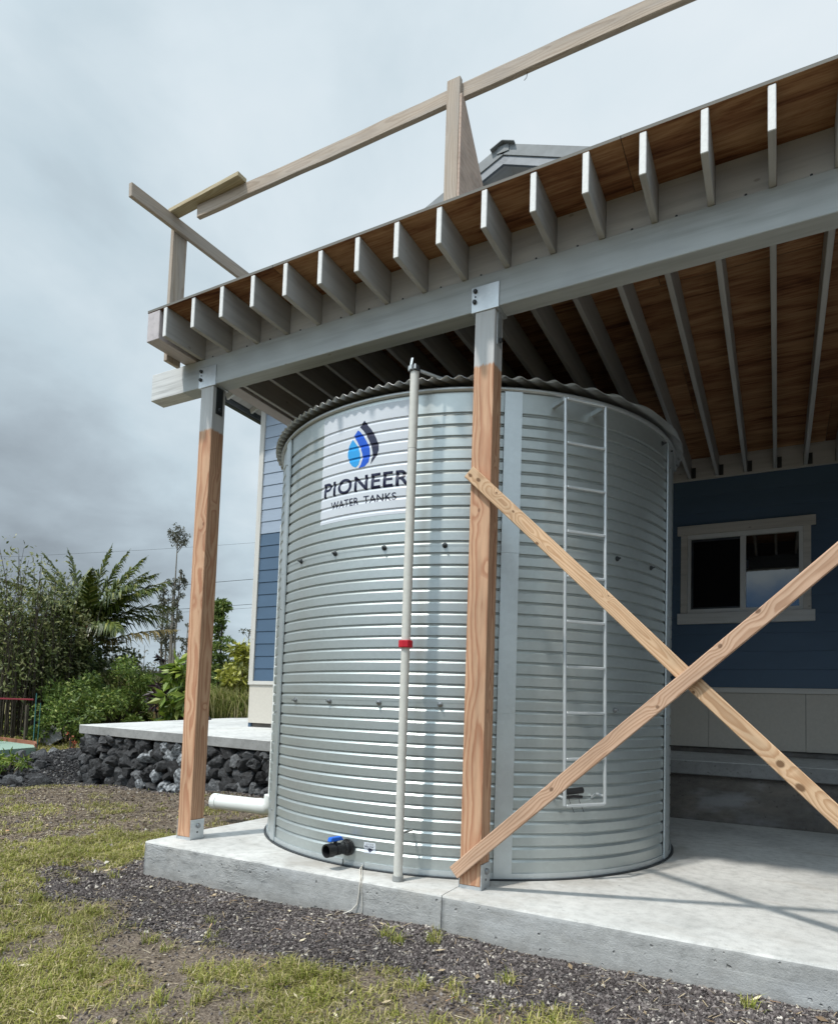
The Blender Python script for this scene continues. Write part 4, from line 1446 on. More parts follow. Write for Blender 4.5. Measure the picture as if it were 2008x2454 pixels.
def text_decal(name, body, x0, x1, z0, z1, mat, off, parent, az_mid=AZM, weight=0.0, spacing=1.0):
    cu = bpy.data.curves.new('lettering', 'FONT')
    cu.body = body
    cu.size = 1.0
    cu.offset = weight
    cu.space_character = spacing
    cu.resolution_u = 6
    o = bpy.data.objects.new('lettering_tmp', cu)
    COL.objects.link(o)
    dg = bpy.context.evaluated_depsgraph_get()
    me = bpy.data.meshes.new_from_object(o.evaluated_get(dg))
    bpy.data.objects.remove(o)
    bm = bmesh.new()
    bm.from_mesh(me)
    bpy.data.meshes.remove(me)
    bmesh.ops.remove_doubles(bm, verts=bm.verts[:], dist=1e-5)
    xs_ = [v.co.x for v in bm.verts]
    ys_ = [v.co.y for v in bm.verts]
    ax, bx, ay, by = min(xs_), max(xs_), min(ys_), max(ys_)
    for v in bm.verts:
        v.co = Vector((x0 + (v.co.x - ax) / (bx - ax) * (x1 - x0), z0 + (v.co.y - ay) / (by - ay) * (z1 - z0), 0))
    wrap_flat(bm, off, az_mid)
    return bm_obj(name, bm, mat, parent)


sign = decal('logo_panel', [(arc(-106.0), 2.474), (arc(-79.3), 2.474), (arc(-79.3), 3.292), (arc(-106.0), 3.292)], M_vinyl, 0.0012, tank)
navy = [(-92.54, 3.194), (-91.41, 3.145), (-90.44, 3.112), (-89.12, 3.043), (-88.44, 2.991), (-88.35, 2.951), (-89.09, 2.906), (-90.42, 2.859), (-90.08, 2.911), (-89.95, 2.939), (-90.26, 2.978), (-90.99, 3.031), (-92.0, 3.086), (-92.73, 3.117), (-93.93, 3.155)]
blue = [(-94.34, 3.133), (-93.6, 3.113), (-92.49, 3.07), (-91.48, 3.02), (-90.83, 2.977), (-90.7, 2.94), (-90.95, 2.88), (-92.0, 2.851), (-93.81, 2.845), (-93.23, 2.869), (-92.84, 2.898), (-92.82, 2.943), (-93.41, 2.991), (-94.57, 3.051), (-95.54, 3.093)]
cyan = [(-95.87, 3.071), (-94.9, 3.035), (-94.14, 3.004), (-93.53, 2.955), (-93.47, 2.915), (-93.85, 2.872), (-94.71, 2.855), (-95.73, 2.871), (-96.72, 2.906), (-97.21, 2.954), (-97.21, 3.0), (-96.74, 3.033)]
for nm, pl, mt in (('logo_drop', navy, M_navy), ('logo_drop', blue, M_inkblue), ('logo_drop', cyan, M_cyan)):
    decal(nm, [(arc(a), z) for a, z in pl], mt, 0.0022, sign)
text_decal('lettering', 'PIONEER', arc(-104.9), arc(-80.4), 2.673, 2.787, M_navy, 0.0022, sign, weight=0.022, spacing=1.12)
text_decal('lettering', 'WATER', arc(-102.2), arc(-93.5), 2.574, 2.630, M_navy, 0.0022, sign, weight=0.012, spacing=1.06)
text_decal('lettering', 'TANKS', arc(-92.1), arc(-83.5), 2.574, 2.630, M_navy, 0.0022, sign, weight=0.012, spacing=1.06)
st = decal('valve_sticker', [(arc(-88.45), 0.109), (arc(-85.55), 0.109), (arc(-85.55), 0.182), (arc(-88.45), 0.182)], M_vinyl, 0.0012, tank)
text_decal('lettering', 'ANODE', arc(-88.0), arc(-86.0), 0.164, 0.176, M_pvc_g, 0.002, st)
text_decal('lettering', 'BELOW', arc(-88.2), arc(-85.9), 0.147, 0.160, M_navy, 0.002, st, weight=0.015)
decal('arrow', [(arc(-87.35), 0.144), (arc(-86.55), 0.144), (arc(-86.55), 0.133), (arc(-86.15), 0.133), (arc(-86.95), 0.115), (arc(-87.75), 0.133), (arc(-87.35), 0.133)], M_navy, 0.002, st)

# outlet valve
va = -92.6
vp = on_tank(va, 0.131, 0.0)
rd = radial(va - 10)
valve = lathe('outlet_valve', [(0.0, 0.0), (0.058, 0.0), (0.058, 0.018), (0.046, 0.020), (0.046, 0.045), (0.038, 0.050), (0.040, 0.085), (0.042, 0.090), (0.042, 0.128), (0.036, 0.130), (0.036, 0.150), (0.047, 0.152), (0.047, 0.205), (0.036, 0.206), (0.033, 0.150), (0.0, 0.149)], M_black, tank, frame_z(vp, rd), 20, False)
hb = vp + rd * 0.125 + Vector((0, 0, 0.046))
tdir = Vector((-rd.y, rd.x, 0))
hpts = [(-0.065, 0.012), (0.062, 0.012), (0.050, 0.040), (-0.045, 0.040)]
bm = bmesh.new()
axh = rd
la = [bm.verts.new(hb + axh * a + Vector((0, 0, b)) - tdir * 0.018) for a, b in hpts]
lb = [bm.verts.new(hb + axh * a + Vector((0, 0, b)) + tdir * 0.018) for a, b in hpts]
bm.faces.new(la)
bm.faces.new(lb[::-1])
for i in range(4):
    bm.faces.new((la[i], la[(i + 1) % 4], lb[(i + 1) % 4], lb[i]))
bmesh.ops.recalc_face_normals(bm, faces=bm.faces[:])
bmesh.ops.bevel(bm, geom=bm.edges[:], offset=0.004, segments=1, affect='EDGES')
bm_obj('valve_lever', bm, M_blue_pl, valve)
tube('valve_stem', [hb - Vector((0, 0, 0.012)), hb + Vector((0, 0, 0.014))], 0.014, M_black, valve, 10)

# ladder hung on the tank
lad = thing('ladder', 'galvanised steel rung ladder hanging on the tank wall', 'ladder', (3.17, 0.53, 0.5))
LT = [Vector((3.047, 0.404, 3.240)), Vector((3.262, 0.634, 3.236))]
LB = [Vector((3.082, 0.440, 0.510)), Vector((3.290, 0.668, 0.518))]
out_dir = radial(-42.3)
for a, b in zip(LT, LB):
    tube('ladder_rail', [a, b], 0.0120, M_ladder, lad, 10)
for k in range(10):
    t = (3.238 - (0.51 + 0.3033 * k)) / (3.238 - 0.51)
    p, q = LT[0].lerp(LB[0], t), LT[1].lerp(LB[1], t)
    # flat grip rung
    board('rung', p + (q - p) * 0.03, q - (q - p) * 0.03, 0.030, 0.018, (0, 0, 1), M_ladder, lad, 0.004)
for p in LT:
    board('hook_bracket', p, p - out_dir * 0.165 + Vector((0, 0, 0.012)), 0.03, 0.035, (0, 0, 1), M_roofsheet, lad, 0.002)
for p in LB:
    tube('foot_bracket', [p + Vector((0, 0, 0.05)), p - out_dir * 0.10 + Vector((0, 0, 0.055)), p - out_dir * 0.16 + Vector((0, 0, 0.02))], 0.010, M_ladder, lad, 8)
mid = LB[0].lerp(LB[1], 0.40) - out_dir * 0.10 + Vector((0, 0, 0.075))
ldir = (LB[1] - LB[0]).normalized()
tube('hose_offcut', [mid - ldir * 0.075, mid + ldir * 0.075 + Vector((0, 0, 0.008))], 0.022, M_black, lad, 10)
tube('hose_offcut', [mid - ldir * 0.08 + out_dir * 0.02 - Vector((0, 0, 0.035)), mid - ldir * 0.01 + out_dir * 0.02 - Vector((0, 0, 0.028)), mid + ldir * 0.06 + out_dir * 0.02 - Vector((0, 0, 0.034))], 0.010, M_black, lad, 8)
for s in (-0.045, 0.03):
    tube('cable_tie', [mid + ldir * s + Vector((0, 0, 0.02)), mid + ldir * s + out_dir * 0.035 - Vector((0, 0, 0.06)), mid + ldir * (s + 0.02) + out_dir * 0.06 - Vector((0, 0, 0.13))], 0.0018, M_black, lad, 5)

# level gauge pipe
gau = thing('level_gauge', 'pale vertical level gauge pipe with a red marker in front of the tank', 'gauge pipe', (2.150, -0.09, 0))
GXY = (2.150, -0.09)
tube('gauge_pipe', [(GXY[0], GXY[1], 0.03), (GXY[0], GXY[1], 1.53)], 0.0295, M_pvc, gau, 20)
tube('gauge_pipe', [(GXY[0], GXY[1], 1.531), (GXY[0], GXY[1], 3.385)], 0.0310, M_pvc, gau, 20)
lathe('end_cap', [(0.0, 0.0), (0.035, 0.0), (0.036, 0.004), (0.036, 0.034), (0.031, 0.036)], M_pvc_g, gau, Matrix.Translation((GXY[0], GXY[1], 0.0005)), 20)
tube('joint_line', [(GXY[0], GXY[1], 2.852), (GXY[0], GXY[1], 2.855)], 0.0314, M_pvc_g, gau, 20)
mk = lathe('red_marker', [(0.031, 0.0), (0.047, 0.0), (0.049, 0.006), (0.049, 0.042), (0.047, 0.048), (0.031, 0.048)], M_red_pl, gau, Matrix.Translation((GXY[0], GXY[1], 1.512)), 8)
lathe('pipe_clamp', [(0.031, 0.0), (0.039, 0.0), (0.039, 0.034), (0.031, 0.034)], M_dark_metal, gau, Matrix.Translation((GXY[0], GXY[1], 3.386)), 16)
for a in (-100, -60, -140):
    p = Vector((GXY[0] + 0.038 * math.cos(R_(a)), GXY[1] + 0.038 * math.sin(R_(a)), 3.39))
    board('clamp_tab', p, p + Vector((0, 0, 0.034)), 0.012, 0.016, (math.cos(R_(a)), math.sin(R_(a)), 0), M_ladder, gau, 0.002)
board('clamp_tab', (GXY[0] - 0.02, GXY[1] - 0.028, 3.40), (GXY[0] - 0.006, GXY[1] - 0.028, 3.475), 0.018, 0.006, (0, 1, 0), M_ladder, gau, 0.001)
board('stay_bar', (GXY[0] + 0.03, GXY[1] + 0.01, 3.395), (GXY[0] + 0.17, GXY[1] + 0.30, 3.405), 0.016, 0.016, (0, 0, 1), M_ladder, gau, 0.001)
tube('stand_off', [(GXY[0], GXY[1] + 0.025, 0.30), (GXY[0], 0.084, 0.30)], 0.008, M_pvc_g, gau, 8)

# white overflow pipe behind the tank's left flank
dr = thing('drain_pipe', 'fat white drain pipe lying left of the tank and turning upright beside it', 'pipe', (-0.7, 1.65, 0))
tube('pipe_run', [(-1.135, 1.61, 0.005), (-0.555, 1.675, 0.0)], 0.082, M_pvc_w, dr, 28, False)
lathe('pipe_bore', [(0.072, 0.0), (0.072, 0.2), (0.0, 0.2)], M_pvc_g, dr, frame_z((-1.19, 1.603, 0.005), (0.994, 0.111, 0)), 28)
lathe('pipe_coupling', [(0.072, -0.005), (0.086, -0.005), (0.0875, 0.0), (0.0875, 0.06), (0.083, 0.062)], M_pvc_w, dr, frame_z((-1.19, 1.603, 0.005), (0.994, 0.111, 0)), 28)
tube('pipe_elbow', [(-0.60, 1.67, 0.0), (-0.50, 1.682, 0.002), (-0.455, 1.688, 0.03), (-0.438, 1.69, 0.09), (-0.435, 1.69, 0.13)], 0.088, M_pvc_w, dr, 24)
tube('riser', [(-0.435, 1.69, 0.10), (-0.435, 1.69, 3.05)], 0.048, M_pvc_w, dr, 20)
tube('riser_elbow', [(-0.435, 1.69, 3.02), (-0.42, 1.69, 3.10), (-0.36, 1.69, 3.14), (-0.05, 1.70, 3.15)], 0.050, M_pvc_w, dr, 16)

# cord from the tank foot over the edge of the pad
cord = multi_tube('cord', [
    ([(1.790, 0.048, 0.022), (1.80, 0.00, 0.010), (1.86, -0.09, 0.0055), (1.925, -0.18, 0.006), (1.945, -0.218, 0.004), (1.947, -0.2245, -0.03), (1.945, -0.2255, -0.08), (1.935, -0.2265, -0.15), (1.905, -0.245, -0.19), (1.86, -0.275, -0.212)], 0.0042),
    ([(1.80, 0.02, 0.014), (1.93, -0.17, 0.009), (1.958, -0.219, 0.002), (1.962, -0.2245, -0.06), (1.972, -0.2255, -0.14), (1.968, -0.2275, -0.215)], 0.0022)], M_rope, None, 6)
tag(cord, 'thin pale cord hanging from the tank foot over the slab edge', 'cord')

# ------------------------------------------------------------------ ground cover
def in_view(P, margin=0.04):
    d_ = P - np.array(_c)
    w = d_ @ np.array(_f)
    x = (d_ @ np.array(_r)) / w * 1587.92
    y = (d_ @ np.array(_u)) / w * 1587.92
    return (w > 0.5) & (np.abs(x) < 1004 * (1 + margin) + 60) & (y < 1594 + 80) & (y > -860 - 60)


def scatter(n, xr, yr, dens, seed):
    g = np.random.default_rng(seed)
    x = g.uniform(*xr, n)
    y = g.uniform(*yr, n)
    keep = g.random(n) < dens(x, y)
    x, y = x[keep], y[keep]
    z = ground_z(x, y)
    P = np.stack([x, y, z], -1)
    return P[in_view(P)], g


def outside_pad(x, y):
    return ~((x > XS - 0.004) & (y > YS - 0.004)) & ~((y > 3.25 - (x + 2) * 0.08 - 0.12) & (x > -6.6))


def rot_axes(n, g):
    """random orthonormal frames"""
    a = g.normal(size=(n, 3))
    a /= np.linalg.norm(a, axis=1, keepdims=True)
    b = g.normal(size=(n, 3))
    b -= (a * b).sum(1, keepdims=True) * a
    b /= np.linalg.norm(b, axis=1, keepdims=True)
    return a, b, np.cross(a, b)


def pebbles(name, P, g, smin, smax, mat=None):
    n = len(P)
    a, b, c = rot_axes(n, g)
    s = smin + (smax - smin) * g.random(n) ** 2.2
    ox = np.stack([a * (s * g.uniform(.8, 1.5, n))[:, None], -a * (s * g.uniform(.8, 1.5, n))[:, None], b * (s * g.uniform(.7, 1.1, n))[:, None], -b * (s * g.uniform(.7, 1.1, n))[:, None],
                   c * (s * g.uniform(.5, .9, n))[:, None], -c * (s * g.uniform(.5, .9, n))[:, None]], 1) + P[:, None, :] + np.array([0, 0, 1]) * (s * 0.25)[:, None, None]
    f = np.array([(0, 2, 4), (2, 1, 4), (1, 3, 4), (3, 0, 4), (2, 0, 5), (1, 2, 5), (3, 1, 5), (0, 3, 5)])
    F = (np.arange(n)[:, None, None] * 6 + f[None]).reshape(-1, 3)
    return mobj(name, me_np(name, ox.reshape(-1, 3), F, mat or M_pebble))


P, g = scatter(250000, (-1.6, 5.0), (-2.6, 1.2), lambda x, y: gravel_mask(x, y) * 0.92 * outside_pad(x, y) + 0.05 * outside_pad(x, y), 11)
stuff(pebbles('gravel', P, g, 0.004, 0.0135))
P, g = scatter(45000, (-9.5, -6.2), (1.0, 6.0), lambda x, y: cinder_mask(x, y), 13)
stuff(pebbles('dark_cinder', P, g, 0.010, 0.035, M_cinder))
P, g = scatter(70000, (-9.5, 0), (-1.5, 5.0), lambda x, y: (gravel_mask(x, y) * 0.8 + 0.045) * outside_pad(x, y) * (1 - cinder_mask(x, y)), 12)
stuff(pebbles('cinder', P, g, 0.007, 0.026))


def blades(name, P, g, hmin, hmax, wid, mat, lean=0.9, clump=None):
    n = len(P)
    az = g.uniform(0, 2 * np.pi, n)
    h = hmin + (hmax - hmin) * g.random(n) ** 1.6
    if clump is not None:
        h = h * clump
    ln = h * np.abs(g.normal(lean, 0.35, n))
    d_ = np.stack([np.cos(az), np.sin(az), 0 * az], -1)
    s_ = np.stack([-np.sin(az), np.cos(az), 0 * az], -1) * (wid * g.uniform(.6, 1.3, n))[:, None]
    up = np.array([0, 0, 1.0])
    m_ = P + d_ * (ln * 0.35)[:, None] + up * (h * 0.65)[:, None]
    t_ = P + d_ * ln[:, None] + up * (h * np.clip(1.0 - 0.25 * ln / h, 0.35, 1))[:, None]
    V = np.stack([P - s_, P + s_, m_ + s_ * 0.8, m_ - s_ * 0.8, t_], 1).reshape(-1, 3)
    o = np.arange(n)[:, None] * 5
    Q = o + np.array([0, 1, 2, 3])
    T = o + np.array([3, 2, 4])
    return mobj(name, me_np(name, V, [Q, T], mat))


def grass_dens(x, y):
    return np.clip((grass_mask(x, y) - 0.22) * 1.5, 0, 1) * outside_pad(x, y)


P, g = scatter(230000, (-2.0, 4.2), (-2.8, 0.8), grass_dens, 21)
tuft = 0.75 + 1.3 * np.clip(vnoise(P[:, 0], P[:, 1], 5.2, 31) + vnoise(P[:, 0], P[:, 1], 2.2, 33) * 0.6, -0.2, 0.7)
stuff(blades('grass', P, g, 0.016, 0.060, 0.0022, M_grass, 1.15, tuft))
P, g = scatter(150000, (-9.0, -0.4), (-2.5, 4.6), grass_dens, 22)
stuff(blades('turf', P, g, 0.018, 0.055, 0.0042, M_grass, 1.15))
P, g = scatter(90000, (-22, -7), (1.5, 15), lambda x, y: np.clip(grass_mask(x, y) + .15, 0, 1) * (~((x > -7.3) & (y > 3.3))) * (1 - cinder_mask(x, y)), 23)
stuff(blades('lawn', P, g, 0.03, 0.11, 0.011, M_grass, 0.9))
P, g = scatter(120000, (-7.5, 3.4), (-2.6, 3.9), lambda x, y: np.clip(1.0 - gravel_mask(x, y) * 1.2, 0, 1) * (0.30 + 0.55 * (x < -0.6)) * outside_pad(x, y), 27)
n = len(P)
a_, b_2, c_2 = rot_axes(n, g)
a_[:, 2] *= 0.35
b_2[:, 2] *= 0.5
s1 = g.uniform(.004, .016, n)[:, None] * (1 + 0.6 * (P[:, 0:1] < -1.5))
s2 = s1 * g.uniform(.25, .6, n)[:, None]
P = P + np.array([0, 0, 0.006])
V = np.stack([P - a_ * s1, P - b_2 * s2, P + a_ * s1, P + b_2 * s2], 1).reshape(-1, 3)
stuff(mobj('bark_mulch', me_np('bark_mulch', V, np.arange(n * 4).reshape(-1, 4), M_mulch)))
g5 = np.random.default_rng(26)
tx_, ty_ = g5.uniform(-2.0, 4.2, 420), g5.uniform(-2.8, 0.4, 420)
kp = (np.clip(0.07 + grass_mask(tx_, ty_), 0, 1) > g5.random(420)) & outside_pad(tx_, ty_)
tx_, ty_ = tx_[kp], ty_[kp]
reps = g5.integers(18, 60, len(tx_))
X = np.repeat(tx_, reps) + g5.normal(0, 0.022, reps.sum())
Y = np.repeat(ty_, reps) + g5.normal(0, 0.022, reps.sum())
kp = outside_pad(X, Y)
P = np.stack([X[kp], Y[kp], ground_z(X[kp], Y[kp])], -1)
stuff(blades('grass_tufts', P, g5, 0.03, 0.085, 0.0024, M_tuft, 0.75))
# dry straw, twigs and fallen leaves
P, g = scatter(30000, (-7.5, 4.6), (-2.6, 3.6), lambda x, y: (0.25 + 0.6 * (x < -0.3)) * outside_pad(x, y), 24)
n = len(P)
az = g.uniform(0, 6.283, n)
ln = g.uniform(0.010, 0.045, n)
dv = np.stack([np.cos(az), np.sin(az), g.normal(0, .15, n)], -1) * ln[:, None]
sv = np.stack([-np.sin(az), np.cos(az), 0 * az], -1) * g.uniform(.0012, .0028, n)[:, None]
P = P + np.array([0, 0, 0.012])
V = np.stack([P - dv - sv, P - dv + sv, P + dv + sv * .6, P + dv - sv * .6], 1).reshape(-1, 3)
stuff(mobj('straw', me_np('straw', V, np.arange(n * 4).reshape(-1, 4), M_straw)))
P, g = scatter(900, (-3.0, 4.6), (-2.6, 1.5), lambda x, y: 0.55 * outside_pad(x, y), 25)
n = len(P)
az = g.uniform(0, 6.283, n)
ln = g.uniform(0.012, 0.034, n)
dv = np.stack([np.cos(az), np.sin(az), g.normal(0, .2, n)], -1) * ln[:, None]
sv = np.stack([-np.sin(az), np.cos(az), g.normal(0, .35, n)], -1) * (ln * g.uniform(.22, .42, n))[:, None]
P = P + np.array([0, 0, 0.018])
V = np.stack([P - dv, P - sv + dv * .1, P + dv, P + sv + dv * .1], 1).reshape(-1, 3)
stuff(mobj('fallen_leaves', me_np('fallen_leaves', V, np.arange(n * 4).reshape(-1, 4), M_straw)))


# ------------------------------------------------------------------ plants
def leaves(C, R, n, size, mat, name, parent, g, aspect=0.45, droop=0.3, shell=0.35, squash=1.0):
    """n leaves about clump centres C (m,3) of radii R; each a folded diamond"""
    C = np.asarray(C, float)
    R = np.asarray(R, float)
    k = g.integers(0, len(C), n)
    v = g.normal(size=(n, 3))
    v /= np.linalg.norm(v, axis=1, keepdims=True)
    rad = R[k] * (shell + (1 - shell) * g.random(n)) ** 0.7
    v[:, 2] *= squash
    P = C[k] + v * rad[:, None]
    a, b, c = rot_axes(n, g)
    a[:, 2] -= droop
    a += v * 0.5
    a /= np.linalg.norm(a, axis=1, keepdims=True)
    b -= (a * b).sum(1, keepdims=True) * a
    b /= np.linalg.norm(b, axis=1, keepdims=True)
    c = np.cross(a, b)
    s = size * g.uniform(.55, 1.35, n)[:, None]
    w = s * aspect
    V = np.stack([P, P + a * s * .5 + b * w * .5 + c * s * .07, P + a * s, P + a * s * .5 - b * w * .5 + c * s * .07], 1).reshape(-1, 3)
    F = np.arange(n * 4).reshape(-1, 4)
    return mobj(name, me_np(name, V, F, mat), parent)


def gz(x, y):
    return float(ground_z(x, y, False))


def px_pos(px, dist):
    """ground point seen under source-pixel column px at a horizontal distance"""
    a = (px - 1004) / 1587.92
    d_ = _f + _r * a - _u * 0.06
    h = math.hypot(d_.x, d_.y)
    return _c.x + d_.x * dist / h, _c.y + d_.y * dist / h


# thicket of thin upright stems at far left
gT = np.random.default_rng(41)
VIEW_R = np.array((0.879597, 0.474611, 0.0))
BASE = np.array((-13.0, 6.3))


def bamboo(name, label, px, dist, h, n_st, n_lf, spread, mat=None, group=None, size=0.15):
    bx, by = px_pos(px, dist)
    bz = gz(bx, by)
    t = thing(name, label, 'shrub', (bx, by, bz), group)
    lines, C, RR = [], [], []
    for i in range(n_st):
        a = gT.uniform(0, 6.283)
        r = spread * math.sqrt(gT.random())
        x0, y0 = bx + r * math.cos(a), by + r * math.sin(a)
        hh = h * gT.uniform(0.6, 1.0)
        lx, ly = gT.normal(0, .10, 2) * hh
        z0 = gz(x0, y0) - 0.05
        pts = [(x0 + lx * q * q, y0 + ly * q * q, z0 + hh * q) for q in (0, .3, .6, .85, 1)]
        lines.append((pts, [0.017, 0.015, 0.012, 0.008, 0.004]))
        for q in np.linspace(0.40, 1.0, 7):
            C.append((x0 + lx * q * q + gT.normal(0, .16), y0 + ly * q * q + gT.normal(0, .16), z0 + hh * q))
            RR.append(0.30 * gT.uniform(.6, 1.3))
    multi_tube('stems', lines, M_stem_g if gT.random() < 0 else M_bark_dk, t, 4)
    leaves(C, RR, n_lf, size, mat or M_leaf_olive, 'foliage', t, gT, 0.40, 0.35, 0.2)
    return t


bamboo('thicket_shrub', 'tall thin-stemmed olive thicket at the far left edge, sparse at its top', 15, 19.3, 4.9, 62, 4000, 0.80, None, None, 0.125)
bamboo('thicket_shrub', 'dense leafy thicket of thin stems just left of the palm', 105, 20.0, 4.15, 70, 7000, 0.85, None, None, 0.125)
bamboo('thicket_shrub', 'dark leafy shrub behind the thickets, left of the palm crown', 80, 25.0, 4.0, 22, 3600, 1.2, M_leaf_mid, None, 0.13)

# coconut palm
PX, PY = px_pos(186, 21.0)
pz0 = gz(PX, PY)
palm = thing('coconut_palm', 'young coconut palm with upright and arching fronds behind the thicket', 'palm tree', (PX, PY, pz0))
tube('trunk', [(PX, PY, pz0 - 0.1), (PX + .02, PY, pz0 + 0.8), (PX + 0.05, PY + .03, 2.55)], [0.20, 0.16, 0.15], M_bark, palm, 12)
lathe('crown_shaft', [(0.14, -0.5), (0.24, 0.0), (0.22, 0.45), (0.08, 0.8)], M_fibre, palm, Matrix.Translation((PX + .05, PY + .03, 2.4)), 10)
gP = np.random.default_rng(5)
vr = Vector((0.879597, 0.474611, 0))
vf = Vector((-0.4757, 0.8774, 0))


def frond(base, dirh, elev, length, sag, mat, nl=54, ll=0.80):
    """rachis curving under its weight with two ranks of hanging leaflets"""
    pts = []
    p = Vector(base)
    e = elev
    ds = length / 14
    for i in range(15):
        pts.append(p.copy())
        p = p + (dirh * math.cos(e) + Vector((0, 0, 1)) * math.sin(e)) * ds
        e -= sag / 14 * (0.4 + 1.5 * i / 14)
    V, Fq, Ft = [], [], []
    TV, TF, TT = tube_arrays(pts, [0.028 - 0.024 * i / 14 for i in range(15)], 5, True)
    V += [tuple(v) for v in TV]
    Fq += TF
    Ft += TT
    for i in range(nl):
        t = 0.16 + 0.83 * i / (nl - 1)
        j = min(13, int(t * 14))
        q = pts[j].lerp(pts[j + 1], t * 14 - j)
        tg = (pts[j + 1] - pts[j]).normalized()
        side = tg.cross(Vector((0, 0, 1)))
        if side.length < 0.15:
            side = dirh.cross(Vector((0, 0, 1)))
        side.normalize()
        nrm_ = side.cross(tg)
        l = ll * (math.sin(math.pi * min(1, 0.22 + t * 0.80)) ** 0.7) * gP.uniform(.85, 1.1)
        for sg in (-1, 1):
            dv_ = (side * sg * (0.78 - 0.30 * t) + tg * (0.55 + 0.5 * t) + nrm_ * gP.normal(0.02, .16)).normalized()
            w = nrm_.cross(dv_)
            w = (tg - dv_ * tg.dot(dv_)).normalized() * 0.026
            m1 = q + dv_ * l * .52 - Vector((0, 0, 1)) * l * 0.14
            m2 = q + dv_ * l * .82 - Vector((0, 0, 1)) * l * gP.uniform(.42, .68)
            k0 = len(V)
            V += [tuple(q - w), tuple(q + w), tuple(m1 + w), tuple(m1 - w), tuple(m2)]
            Fq.append((k0, k0 + 1, k0 + 2, k0 + 3))
            Ft.append((k0 + 3, k0 + 2, k0 + 4))
    return mobj('frond', me_np('frond', V, [np.array(Fq), np.array(Ft)], mat), palm)


cb = Vector((PX + .05, PY + .03, 2.75))
# (angle round the crown seen from the pad: 0 = right, 90 = away), elevation, length, sag
for a, e, l, s in ((175, 80, 2.7, .30), (5, 82, 2.85, .22), (15, 74, 2.9, .35), (185, 70, 2.8, .5), (-60, 62, 2.6, .9), (0, 66, 3.0, .5), (35, 66, 2.8, .6), (12, 56, 3.0, .7), (-10, 50, 2.9, .8), (20, 44, 2.8, 1.0), (60, 70, 2.6, .6), (5, 62, 2.9, .75), (-25, 56, 2.7, 1.0), (80, 60, 2.6, .9),
                   (175, 68, 2.7, .5), (200, 55, 2.7, .9), (150, 50, 2.5, 1.0), (120, 62, 2.6, .8), (-100, 45, 2.3, 1.2), (10, 36, 2.6, 1.1), (-40, 25, 2.3, 1.2), (240, 30, 2.2, 1.2), (100, 30, 2.4, 1.2), (190, 20, 2.0, 1.3)):
    dh = (vr * math.cos(R_(a)) + vf * math.sin(R_(a))).normalized()
    frond(cb, dh, R_(e + gP.uniform(-3, 3)), l, s, M_frond)
frond(cb - Vector((0, 0, .3)), (vr * math.cos(R_(-12)) + vf * math.sin(R_(-12))).normalized(), R_(18), 3.1, 0.35, M_frond_old, 40, 0.7)


def blob_shrub(name, label, px, dist, h, w, mat, n, size, cat='shrub', aspect=0.45, nclump=26, droop=0.2, group=None, stemmat=None, squash=0.9):
    x, y = px_pos(px, dist)
    z0 = gz(x, y)
    t = thing(name, label, cat, (x, y, z0), group)
    C, RR, lines = [], [], []
    for i in range(nclump):
        a = gT.uniform(0, 6.283)
        r = w * math.sqrt(gT.random())
        zz = h * gT.uniform(.12, 1.0) * (1 - 0.45 * (r / w) ** 2)
        c = (x + r * math.cos(a), y + r * math.sin(a), z0 + zz)
        C.append(c)
        RR.append(min(w, h) * gT.uniform(.18, .36))
        lines.append(([(x + r * .3 * math.cos(a), y + r * .3 * math.sin(a), z0 - .03), (x + r * .7 * math.cos(a), y + r * .7 * math.sin(a), z0 + zz * .6), c], [0.018, 0.012, 0.004]))
    multi_tube('stems', lines, stemmat or M_bark_dk, t, 4)
    leaves(C, RR, n, size, mat, 'foliage', t, gT, aspect, droop, 0.25, squash)
    return t


blob_shrub('green_shrub', 'broad mid green shrub right of the palm foot, beyond the walkway', 255, 19.0, 1.75, 1.25, M_leaf_mid, 9000, 0.10)
blob_shrub('green_shrub', 'low bushy green shrub with trailing leaves beyond the walkway corner', 170, 17.5, 1.0, 0.75, M_leaf_mid, 3600, 0.10)
blob_shrub('dark_shrub', 'dark shrub under the palm fronds', 205, 21.0, 2.5, 1.5, M_leaf_dk, 8000, 0.15)
blob_shrub('dark_shrub', 'dark broad-leaved shrub between the palm and the left thicket', 120, 20.5, 2.2, 1.1, M_leaf_dk, 5200, 0.14)
blob_shrub('green_shrub', 'rounded shrub with yellowish tips above the long grass, left of the first post', 330, 20.5, 1.55, 0.95, M_leaf_mid, 5200, 0.09)
blob_shrub('ti_plant', 'big glossy bright green leaves clumped left of the first post', 428, 16.5, 1.75, 0.38, M_leaf_bright, 520, 0.34, 'plant', 0.34, 16, 0.6)
blob_shrub('purple_plant', 'small dark purple-leaved plant left of the bright green clump', 395, 16.8, 1.45, 0.28, M_leaf_purple, 330, 0.24, 'plant', 0.28, 14, 0.4)
blob_shrub('purple_plant', 'little dark rosette plant on a stalk above the long grass', 388, 21.0, 2.3, 0.22, M_leaf_purple, 200, 0.2, 'plant', 0.3, 8, 0.3)
blob_shrub('yellow_shrub', 'yellow-green variegated shrub in front of the house corner', 583, 17.2, 2.25, 0.62, M_leaf_yellow, 2000, 0.17, 'shrub', 0.5, 24, 0.5)
blob_shrub('dark_shrub', 'dark green bush behind the yellow-green shrub', 560, 20.5, 2.0, 0.9, M_leaf_dk, 4500, 0.14)
blob_shrub('flowering_plant', 'small orange-red leaved plant beside the left thicket', 178, 16.4, 0.50, 0.10, M_flower, 46, 0.07, 'plant', 0.4, 8)
blob_shrub('garden_plant', 'leafy green garden plant on the edge of the pale green panel', 28, 13.6, 0.42, 0.30, M_leaf_bright, 260, 0.13, 'plant', 0.25, 14, 0.2)
